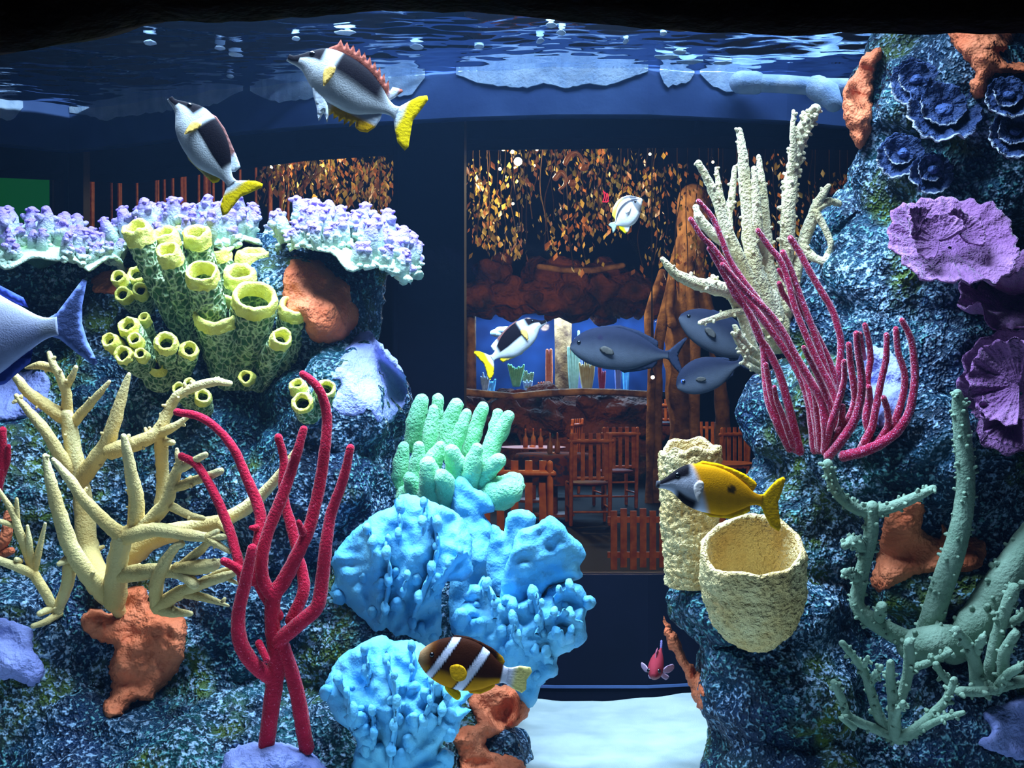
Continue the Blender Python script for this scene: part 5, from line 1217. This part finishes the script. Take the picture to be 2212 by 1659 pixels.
BAN = [(0, .04, -.04, .025), (.06, .10, -.09, .05), (.15, .22, -.18, .08), (.3, .36, -.29, .11), (.5, .42, -.36, .12), (.7, .36, -.32, .10), (.85, .22, -.2, .06), (.95, .10, -.1, .03), (1, .06, -.06, .02)]
def bancol(x, sn, z):
    c = C(224, 222, 224); w = x + 0.25 * sn
    c = mixc(c, C(60, 58, 66), sstep(.15, .3, sn) * (1 - sstep(.42, .5, sn)))
    c = mixc(c, mixc(C(84, 80, 84), C(206, 190, 70), sstep(.3, .8, x)), sstep(.62, .68, sn) * (1 - sstep(.9, .97, sn)))
    return mixc(c, C(40, 40, 50), (1 - sstep(.05, .10, abs(x - .16))) * .8)
fish('small white bannerfish with dark stripes in open water', (1386, 430, 2.3), (1330, 484, 2.34), BAN, bancol,
     [('dorsal_fin', [(.3, .32), (.45, .44), (.65, .46), (.85, .40), (.97, .26), (.95, .08), (.7, .3), (.5, .36)], 0, lambda u, v: mixc(C(224, 224, 232), C(222, 206, 60), sstep(.8, .2, v)), .01),
      ('tail_fin', [(.98, .06), (1.12, .14), (1.2, .13), (1.16, 0), (1.2, -.13), (1.12, -.14), (.98, -.06)], 0, lambda u, v: C(150, 170, 160), .01), ('anal_fin', [(.6, -.3), (.78, -.42), (.9, -.4), (.97, -.2), (.95, -.06), (.75, -.24)], 0, lambda u, v: mixc(C(224, 222, 224), C(224, 206, 20), sstep(.78, .86, u)), .01),
      ('pectoral_fin', [(.3, -.02), (.36, .04), (.48, .02), (.5, -.08), (.4, -.1)], .11, lambda u, v: C(214, 216, 224), .006, .3)], (.15, .03), eye_r=.035)

TNG = [(0, .03, -.03, .02), (.06, .12, -.08, .045), (.15, .21, -.15, .07), (.3, .27, -.22, .09), (.5, .28, -.24, .09), (.7, .22, -.2, .07), (.85, .12, -.115, .04), (.95, .055, -.06, .02), (1.0, .042, -.045, .014), (1.03, .045, -.045, .01)]
tb = lambda u, v: C(70, 88, 190)
fish('lavender blue surgeonfish entering from the left edge, tail to the right', (-330, 760, 1.95), (112, 706, 1.92), TNG, lambda x, sn, z: mixc(mixc(C(168, 176, 222), C(196, 198, 228), sstep(-.2, .5, sn)), C(196, 200, 226), (1 - sstep(.02, .05, abs(z + .0))) * sstep(.93, .97, x)),
     [('dorsal_fin', [(.25, .22), (.4, .30), (.6, .285), (.75, .235), (.88, .15), (.90, .10), (.7, .19), (.5, .25)], 0, tb, .004), ('anal_fin', [(.4, -.2), (.55, -.27), (.75, -.235), (.88, -.15), (.90, -.09), (.7, -.17), (.5, -.22)], 0, tb, .004),
      ('tail_fin', [(.98, .04), (1.03, .06), (1.10, .13), (1.17, .20), (1.19, .19), (1.155, .08), (1.145, 0), (1.16, -.08), (1.20, -.19), (1.18, -.2), (1.1, -.13), (1.03, -.06), (.98, -.04)], 0, lambda u, v: C(130, 150, 226), .004)], (.12, .08))

SLM = [(0, .05, -.05, .04), (.08, .11, -.1, .085), (.2, .16, -.15, .125), (.35, .18, -.17, .13), (.55, .165, -.15, .11), (.75, .11, -.1, .07), (.9, .065, -.06, .035), (1, .05, -.05, .02)]
fish('small pinkish red fish seen head on beside the right rock', (1411, 1462, 2.36), (1428, 1404, 2.46), SLM, lambda x, sn, z: mixc(C(170, 120, 122), C(140, 44, 56), sstep(-.6, 0, sn)),
     [('tail_fin', [(.98, .05), (1.05, .12), (1.13, .17), (1.1, 0), (1.13, -.17), (1.05, -.12), (.98, -.05)], 0, lambda u, v: C(110, 100, 150), .02), ('dorsal_fin', [(.3, .15), (.4, .27), (.6, .25), (.7, .1), (.5, .12)], 0, lambda u, v: C(160, 90, 110), .012),
      ('pectoral_fin', [(.28, -.05), (.34, .02), (.5, .0), (.52, -.1), (.4, -.13)], .12, lambda u, v: C(180, 150, 180), .01, .7), ('pelvic_fin', [(.35, -.15), (.45, -.16), (.6, -.3), (.5, -.32)], .06, lambda u, v: C(190, 160, 190), .01, .5)], (.12, .05), eye_r=.042)

# ------------------------------------------------------------------ the restaurant behind the tank
def shell(name, c, sx, sy, sz, m):
    mb = MB(); box(mb, c, sx, sy, sz); o = mb.build(name, m, smooth=False); o['kind'] = 'structure'; return o
shell('floor', (0, 15, -0.05), 26, 24, 0.1, M['floorm'])
shell('ceiling', (0, 15, 6.6), 26, 24, 0.1, M['dark'])
shell('wall_far', (0, 26.5, 3.3), 26, 0.2, 6.6, M['dark'])
shell('wall_left', (-12, 15, 3.3), 0.2, 24, 6.6, M['dark'])
shell('wall_right', (12, 15, 3.3), 0.2, 24, 6.6, M['dark'])

def rod(mb, a, b, r, sides=8): return tube(mb, [(a, r), ((Vector(a) + Vector(b)) / 2, r), (b, r)], sides)
def chair(px, d, yaw, label, h=1.05, seat=.46, w=.44, group='slat back wooden chairs', z0=0.0, nsl=5, red=True):
    base = Vector((P(px, 0, d).x, d, z0)); t = thing('wooden_chair', base, label, 'chair', group); R = Matrix.Rotation(yaw, 3, 'Z')
    def g(x, y, z): return base + R @ Vector((x, y, z))
    def part(nm, a, b, r, m='wood'):
        mb = MB(); rod(mb, g(*a), g(*b), r); return mb.build(nm, M[m], t)
    for sx in (-1, 1):
        part('front_leg', (sx * w / 2, w / 2, 0.02), (sx * w / 2, w / 2, seat), .022); part('back_post', (sx * w / 2, -w / 2, 0.02), (sx * w / 2, -w / 2 - .06, h - .02), .024)
        part('side_stretcher', (sx * w / 2, -w / 2, .2), (sx * w / 2, w / 2, .2), .013)
    part('stretcher', (-w / 2, -w / 2, .16), (w / 2, -w / 2, .16), .013); part('stretcher', (-w / 2, -w / 2, .34), (w / 2, -w / 2, .34), .014)
    part('top_rail', (-w / 2 - .02, -w / 2 - .055, h - .09), (w / 2 + .02, -w / 2 - .055, h - .09), .026); part('lower_rail', (-w / 2, -w / 2 - .01, seat + .08), (w / 2, -w / 2 - .01, seat + .08), .02)
    for i in range(nsl):
        x = -w / 2 + w * (i + .5) / nsl; mb = MB(); c = g(x, -w / 2 - .035, (seat + .06 + h) / 2); box(mb, c, w / nsl * .52, .016, h - seat - .06, R); mb.build('slat', M['wood'], t, False)
    mb = MB(); blob(mb, g(0, 0, seat + .01), w * .56, w * .56, .035, 16, 8, .02, 5); mb.build('seat', M['redseat' if red else 'wood'], t)
chair(1270, 14.6, 0.06, 'brown slat back chair in the middle of the aisle seen from behind')
chair(1120, 9.3, -0.10, 'nearest big brown slat back chair beside the blue coral top', h=1.06, w=.5)
chair(1328, 16.6, 0.2, 'farther slat back chair half hidden behind the aisle chair')
chair(1208, 18.5, 1.2, 'small chair turned sideways near the distant aquarium counter', h=1.1)
chair(1440, 19.0, -0.5, 'tall bar stool with bright red seat right of the counter', h=1.38, seat=1.0, w=.36, group='bar stools')
chair(1560, 16.5, 0.5, 'dim slat back chair behind the left edge of the right rock')
chair(1500, 18.5, 2.6, 'dim chair facing the tank right of the bar stool')

def dining(px, d, label, cloth):
    base = Vector((P(px, 0, d).x, d, 0)); t = thing('dining_table', base, label, 'table', 'dining tables')
    mb = MB(); tube(mb, [(base + Vector((0, 0, .72)), .45), (base + Vector((0, 0, .74)), .46)], 24, cap0=False, cap1=False); mb.build('table_top', M['wood'], t, False)
    mb = MB(); rod(mb, base + Vector((0, 0, .02)), base + Vector((0, 0, .72)), .05); mb.build('column', M['wood'], t)
    mb = MB(); tube(mb, [(base, .26), (base + Vector((0, 0, .03)), .24)], 16, cap0=False, cap1=False); mb.build('foot', M['wood'], t, False)
    if cloth:
        mb = MB(); V = []; Fc = []; n = 40
        for k, (r, z) in enumerate(((0.02, .752), (.46, .752), (.49, .70), (.51, .5), (.52, .40))):
            for i in range(n):
                th = 2 * math.pi * i / n; rr = r * (1 + (.05 * math.sin(7 * th) if k > 2 else 0)); V.append(base + Vector((rr * math.cos(th), rr * math.sin(th), z)))
        for k in range(4):
            for i in range(n): Fc.append((k * n + i, k * n + (i + 1) % n, (k + 1) * n + (i + 1) % n, (k + 1) * n + i))
        mb.add(V, Fc); o = mb.build('tablecloth', M['cloth'], None, base=base); tag(o, 'patterned dark tablecloth draped on the table beside the aisle chair', 'tablecloth')
M['cloth'] = surf('patterned_cloth', C(60, 52, 84), C(120, 60, 44), 9, .8, .1, sharp=(.45, .55))
dining(1196, 15.6, 'round table under a patterned cloth beside the aisle chair', True)
dining(1150, 17.5, 'bare wooden table in front of the distant aquarium counter', False)
dining(1540, 14.0, 'dim wooden table behind the rock edge at right', False)
for i, (px, d, z) in enumerate(((1188, 15.5, .755), (1204, 15.6, .755), (1135, 17.4, .74), (1152, 17.6, .74), (1168, 17.4, .74))):
    c = Vector((P(px, 0, d).x, d, z)); lab = 'small bottle on the patterned tablecloth' if i < 2 else 'small bottle on the bare table near the counter'
    t = thing('bottle', c, lab, 'bottle', 'bottles on the cloth' if i < 2 else 'bottles on the bare table')
    mb = MB(); tube(mb, [(c + Vector((0, 0, .02)), .035), (c + Vector((0, 0, .12)), .035), (c + Vector((0, 0, .16)), .014), (c + Vector((0, 0, .21)), .013)], 10); mb.build('bottle_body', M['leafred'], t)
    mb = MB(); rod(mb, c + Vector((0, 0, .22)), c + Vector((0, 0, .24)), .014); mb.build('cap', M['wood'], t)

# low slatted fence
d = 10.9; t = thing('slat_fence', Vector((P(1440, 0, d).x, d, 0)), 'low red-brown slatted fence standing on the restaurant floor', 'fence')
for i, px in enumerate(range(1326, 1600, 21)):
    mb = MB(); box(mb, (P(px, 0, d).x, d, .27 + .02 * (i % 2)), pxm(14, d), .03, .50); mb.build('slat', M['wood'], t, False)
for z in (.14, .44):
    mb = MB(); box(mb, (P(1458, 0, d).x, d + .04, z), pxm(290, d), .03, .05); mb.build('rail', M['wood'], t, False)

# distant aquarium
dA = 21.5
t = thing('distant_aquarium', P(1215, 950, dA), 'lit aquarium window across the restaurant', 'aquarium')
M['farwater'] = surf('far_tank_back', C(22, 44, 84), C(10, 22, 52), 1.5, .8, .1)
mb = MB(); a, b = P(1005, 682, dA), P(1440, 846, dA); cx, cz = (a.x + b.x) / 2, (a.z + b.z) / 2; wA, hA = b.x - a.x, a.z - b.z
box(mb, (cx, dA + 1.3, cz), wA + .4, .06, hA + .3); mb.build('back_panel', M['farwater'], t, False)
mb = MB(); box(mb, (cx, dA + .65, b.z - .04), wA + .3, 1.3, .08); mb.build('gravel_bed', M['farwater'], t, False)
for nm, x0, x1, dy in (('post', 1006, 1029, .0), ('post', 1196, 1236, .75)):
    mb = MB(); tube(mb, [(P((x0 + x1) / 2, 850, dA + dy), pxm((x1 - x0) / 2, dA)), (P((x0 + x1) / 2, 760, dA + dy), pxm((x1 - x0) / 2.1, dA)), (P((x0 + x1) / 2, 676, dA + dy), pxm((x1 - x0) / 2, dA))], 10, .15, 4); mb.build(nm, M['bark'], t)
mb = MB(); box(mb, (cx, dA - .03, cz), wA + .1, .02, hA); mb.build('pane', M['glassb'], t, False)
area_light('distant_tank_lamp', (cx, dA + .5, a.z + .12), wA, .9, 420, (.55, .8, 1.0))
farcor = [('mint', 'green bushy', 1115, 828, 24, 34, 7), ('tube', 'yellow-green tubular', 1140, 832, 18, 26, 6), ('whip', 'crimson', 1300, 842, 12, 46, 4), ('lavender', 'pale lavender tall', 1250, 842, 12, 120, 3), ('stag', 'cream branching', 1268, 842, 24, 62, 6), ('grey', 'grey-green column', 1240, 842, 20, 84, 4),
          ('orange', 'orange curved', 1186, 838, 10, 70, 2), ('crust', 'white star shaped', 1140, 844, 14, 20, 6), ('crust', 'white spiky', 1048, 838, 14, 26, 5), ('blue', 'light blue low', 1060, 842, 16, 18, 4), ('lavender', 'lavender column', 1335, 842, 10, 60, 3), ('blue', 'pale blue column', 1352, 842, 10, 56, 3), ('orange', 'orange low', 1172, 842, 14, 14, 4), ('crust', 'speckled white', 1090, 716, 30, 22, 8), ('crust', 'pale speckled', 1140, 705, 26, 18, 7)]
for i, (mt, lb, px, py, w, h, n) in enumerate(farcor):
    dd = dA + .25 + (.3 if i % 2 else 0); rnd = random.Random(i); up = py > 750
    lb2 = f'{lb} coral inside the distant aquarium' if up else f'{lb} coral on the roof rock inside the distant aquarium'
    t = thing('aquarium_coral', P(px, py + 4, dd), lb2, 'coral', 'corals in the distant aquarium')
    for k in range(n):
        x1 = px + w * (2 * (k + .5) / n - 1) * .8; hh = 1.25 * h * rnd.uniform(.65, 1); mb = MB(); r = pxm(max(3.2, w / n * 1.1), dd)
        if not up:
            blob(mb, P(x1, py + rnd.uniform(-6, 8), dd), r * 2.4, r * 2, r * 1.6, 8, 6, .4, 5); mb.build('lump', M[mt], t); continue
        tube(mb, [(P(px + (x1 - px) * .3, py + 4, dd), r * 1.2), (P(px + (x1 - px) * .7, py - hh * .5, dd), r), (P(x1, py - hh, dd - .05), r * .6)], 7, .2, 6); mb.build('branch', M[mt], t)

def lumps(name, label, cat, items, d, m, rough=.75, rs=2.6, ry=.5):
    xs = [i[0] for i in items]; t = thing(name, P(sum(xs) / len(xs), max(i[1] + i[3] for i in items), d), label, cat)
    for (px, py, rx, rz) in items:
        mb = MB(); blob(mb, P(px, py, d), pxm(rx, d), ry, pxm(rz, d), 30, 20, rough, rs); mb.build('boulder', M[m], t)
lumps('rock_canopy', 'brown rock overhang above the distant aquarium', 'rock', [(1030, 650, 60, 34), (1110, 640, 70, 44), (1200, 625, 80, 52), (1290, 625, 80, 52), (1370, 640, 70, 44), (1440, 650, 60, 40), (1060, 590, 40, 34)], 21.2, 'brownrock')
lumps('rock_counter', 'orange brown rock counter below the distant aquarium', 'rock', [(1020, 905, 60, 52), (1100, 900, 70, 50), (1190, 900, 80, 50), (1280, 902, 80, 50), (1370, 905, 70, 50), (1440, 915, 50, 40), (1050, 985, 90, 56), (1200, 985, 100, 56), (1340, 985, 100, 56)], 21.2, 'brownrock')
mb = MB(); tube(mb, [(P(x, y, 20.7), .06) for x, y in ((995, 846), (1050, 852), (1110, 856), (1180, 850), (1260, 846), (1340, 848), (1400, 852))], 10, .25, 3); tag(mb.build('counter_edge', M['bark']), 'golden lit log edge along the rock counter', 'log')
mb = MB(); tube(mb, [(P(x, y, 20.6), .05) for x, y in ((1165, 576), (1220, 584), (1280, 584), (1345, 574))], 10, .25, 3); tag(mb.build('canopy_log', M['bark']), 'thin lit log lying on the rock overhang', 'log')

# banyan trunk with hanging roots at the right
t = thing('banyan_tree', P(1450, 1082, 17.5), 'tan banyan trunk with arching roots right of the distant aquarium', 'tree')
for pts, r in (([(1480, 1080, 17.5), (1478, 910, 17.5), (1470, 800, 17.5), (1478, 680, 17.6), (1490, 560, 17.7), (1500, 430, 17.8)], .22), ([(1416, 1085, 17.3), (1418, 905, 17.3), (1420, 780, 17.3), (1432, 690, 17.4), (1450, 620, 17.6), (1470, 520, 17.7)], .08), ([(1452, 700, 17.2), (1446, 660, 17.3), (1455, 600, 17.5)], .06),
               ([(1402, 1085, 17.2), (1405, 905, 17.2), (1408, 800, 17.2), (1402, 680, 17.3), (1430, 590, 17.5)], .06), ([(1504, 1086, 17.1), (1500, 905, 17.1), (1502, 760, 17.1), (1492, 650, 17.3), (1488, 560, 17.5)], .07), ([(1562, 1082, 17.4), (1560, 900, 17.4), (1548, 760, 17.4), (1520, 640, 17.5), (1500, 540, 17.6)], .10)):
    mb = MB(); tube(mb, [(P(*p), r * (1.25 - .5 * i / len(pts))) for i, p in enumerate(cr(pts, 5)) for _ in (0,)][:] if False else [(P(*p), r) for p in cr(pts, 5)], 10, .3, 3); mb.build('root', M['bark'], t)

# hanging foliage
M['vine_stem'] = surf('dark_vine_stem', C(60, 40, 22), C(34, 26, 16), 5, .8)
def vine(px, y0, y1, d, n, label, group, mats, seed, sz=.055):
    rnd = random.Random(seed); t = thing('hanging_vine', P(px, y0, d), label, 'vine', group)
    pts = [(px + rnd.uniform(-8, 8), y0 + (y1 - y0) * k / 4, d + rnd.uniform(-.1, .1)) for k in range(5)]; path = cr(pts, 8)
    tp = P(*path[0]); mb = MB(); tube(mb, [(Vector((tp.x, tp.y, 6.54)), .005), (Vector((tp.x, tp.y, 5.0)), .005)] + [(P(*q), .005) for q in path], 5); mb.build('stem', M['vine_stem'], t)
    for j, mt in enumerate(mats):
        mb = MB()
        for k in range(n // len(mats)):
            q = path[rnd.randrange(len(path))]; c = P(q[0] + rnd.gauss(0, 15), q[1] + rnd.uniform(-8, 8), q[2] + rnd.uniform(-.25, .25)); s = sz * rnd.uniform(.5, 1.7)
            if noise.noise(Vector((c.x * 2.1, c.y * 1.2, c.z * 2.1))) + rnd.uniform(-.25, .25) < -0.02: continue
            ax = Vector((rnd.uniform(-.6, .6), rnd.uniform(-.7, .3), -1)).normalized(); sd = ax.cross(Vector((rnd.uniform(-1, 1), rnd.uniform(-1, 1), .3))).normalized(); up = ax.cross(sd)
            mb.add([c, c + ax * s * .5 + sd * s * .28 + up * s * .05, c + ax * s, c + ax * s * .5 - sd * s * .28 + up * s * .05, c + ax * s * .5 - up * s * .04], [(0, 1, 4), (1, 2, 4), (2, 3, 4), (3, 0, 4)])
        o = mb.build('foliage', M[mt], t); o['kind'] = 'stuff'
vi = 0
for (x0, x1, ya, yb, da, db, n, nl, lab, grp, mats) in (
        (560, 850, 312, 520, 10.0, 12.5, 14, 80, 'hanging vine with golden leaves left of the dark pillar', 'vines left of the pillar', ('leaf', 'leafred')),
        (1015, 1190, 292, 560, 10.5, 12.5, 13, 90, 'hanging vine with gold leaves around the brightest lamp', 'vines around the lamp', ('leaf', 'leaf', 'leafred')),
        (1190, 1420, 300, 585, 11.0, 13.5, 15, 84, 'hanging vine with russet leaves behind the small bannerfish', 'vines behind the bannerfish', ('leaf', 'leafred')),
        (1420, 1850, 335, 640, 11.5, 15.0, 18, 64, 'dim hanging vine behind the pale branching coral', 'vines behind the branching coral', ('leafred', 'leaf'))):
    rnd = random.Random(x0)
    for k in range(n):
        vi += 1; px = x0 + (x1 - x0) * (k + rnd.uniform(.1, .9)) / n
        vine(px, ya + rnd.uniform(-10, 40), yb - rnd.uniform(0, 110), rnd.uniform(da, db), nl, lab, grp, mats, vi)

# curled dry leaf figures lit orange
for i, (pts, lab) in enumerate((([(1222, 352), (1232, 335), (1246, 330), (1258, 345), (1262, 362)], 'curled orange palm frond arching beside the brightest lamp'), ([(1200, 385), (1212, 372), (1222, 385), (1218, 402), (1208, 410), (1218, 420), (1230, 410), (1236, 395)], 'twisted orange root hanging below the curled frond'),
                               ([(640, 430), (655, 405), (668, 388), (690, 372), (694, 362), (682, 362)], 'long looped orange root left of the pillar'), ([(820, 475), (840, 470), (858, 462)], 'short orange root end beside the pillar'))):
    t = thing('orange_root', P(pts[0][0], pts[0][1], 11), lab, 'root')
    mb = MB(); tube(mb, [(P(x, y, 10.6), .024 - .001 * k) for k, (x, y) in enumerate(cr(pts, 4))][:20], 8, .3, 12); mb.build('strand', M['leafred'], t)
    q = P(pts[0][0], pts[0][1], 10.6); mb = MB(); rod(mb, q, Vector((q.x, q.y + .3, 6.54)), .004, 5); mb.build('cord', M['vine_stem'], t)
    mb = MB(); blob(mb, P(pts[-1][0], pts[-1][1], 10.6), .035, .03, .03, 10, 8, .4, 20); mb.build('tip', M['leafred'], t)

# lamps among the foliage
def lamp(px, py, r, d, label, group=None):
    c = P(px, py, d); t = thing('ceiling_spot', c + Vector((0, 0, .3)), label, 'lamp', group)
    mb = MB(); blob(mb, c, pxm(r, d), pxm(r, d), pxm(r, d), 12, 8, 0); mb.build('bulb', M['bulb'], t)
    mb = MB(); tube(mb, [(c + Vector((0, .03, .02)), pxm(r, d) * 1.2), (c + Vector((0, .08, .05)), pxm(r, d) * .8)], 8); mb.build('socket', M['pillar'], t)
    mb = MB(); rod(mb, c + Vector((0, .06, .05)), Vector((c.x, c.y + .06, 6.54)), .006, 5); mb.build('cord', M['pillar'], t)
lamp(1119, 349, 9, 10.2, 'brightest warm lamp hanging among the gold foliage')
for (x, y, r) in ((1107, 328, 4), (1087, 322, 4), (1064, 315, 3.5), (1160, 323, 3), (1080, 365, 3.5), (1404, 333, 3), (1108, 440, 3), (588, 340, 5), (602, 352, 4), (585, 362, 4), (1540, 350, 3), (1410, 815, 4)):
    lamp(x, y, r, 10.4, 'tiny warm lamp glinting among the hanging foliage', 'tiny lamps in the foliage')

# red neon squiggle
t = thing('neon_sign', P(1308, 440, 12), 'small red neon squiggle left of the bannerfish', 'sign')
for pts in ([(1303, 412), (1306, 424), (1302, 436)], [(1304, 414), (1310, 420), (1308, 434)], [(1312, 418), (1314, 428), (1311, 437)], [(1303, 436), (1310, 436), (1315, 434)]):
    mb = MB(); tube(mb, [(P(x, y, 10.4), .004) for x, y in cr(pts, 3)], 5); mb.build('neon_tube', M['neon'], t)
q = P(1308, 414, 10.42); mb = MB(); rod(mb, q, Vector((q.x, q.y, 6.54)), .003, 5); mb.build('cord', M['vine_stem'], t)

# reed curtain and green panel at the left
t = thing('reed_curtain', P(390, 520, 13), 'curtain of thin vertical brown reeds behind the left table corals', 'curtain')
rnd = random.Random(2); me = None
mb = MB(); box(mb, P(390, 352, 13.1), pxm(520, 13), .05, .06); mb.build('header_bar', M['wood'], t, False)
for px in (150, 630):
    q = P(px, 352, 13.1); mb = MB(); rod(mb, q, Vector((q.x, q.y, 6.54)), .008, 5); mb.build('cord', M['vine_stem'], t)
mb = MB(); c0 = P(150, 440, 13); tube(mb, [(c0 - Vector((0, 0, .55)), .012), (c0, .014), (c0 + Vector((0, 0, .45)), .012)], 6); first = mb.build('reed', M['wood'], t)
for k in range(44):
    o = first.copy(); COL.objects.link(o); o.parent = t; o.location = (pxm(rnd.uniform(0, 480), 13), rnd.uniform(-.1, .1), rnd.uniform(-.05, .1)); s = rnd.uniform(.5, 2.2); o.scale = (1, 1, 1)
t = thing('green_panel', P(30, 500, 14), 'green lit wall panel at the far left behind the glass', 'panel')
mb = MB(); box(mb, P(10, 425, 14), pxm(200, 14), .05, pxm(110, 14)); mb.build('lit_sheet', M['green_lit'], t, False)
mb = MB(); box(mb, P(112, 425, 13.95), pxm(6, 14), .06, pxm(116, 14)); mb.build('frame_edge', M['pillar'], t, False)

# ------------------------------------------------------------------ faint blue haze of the tank water
m = bpy.data.materials.new('tank_water_haze'); nt, out = nodes(m)
v = nt.nodes.new('ShaderNodeVolumePrincipled'); v.inputs['Color'].default_value = (0.25, 0.5, 1.0, 1); v.inputs['Density'].default_value = 0.011; v.inputs['Anisotropy'].default_value = 0.2
nt.links.new(v.outputs[0], out.inputs['Volume']); m.cycles.homogeneous_volume = True
mb = MB(); box(mb, (0, 2.28, CZ + 0.0), 3.1, 1.40, 1.466)
tag(mb.build('tank_water', m, smooth=False), 'clear blue tinted water filling the tank', 'water', kind='stuff')
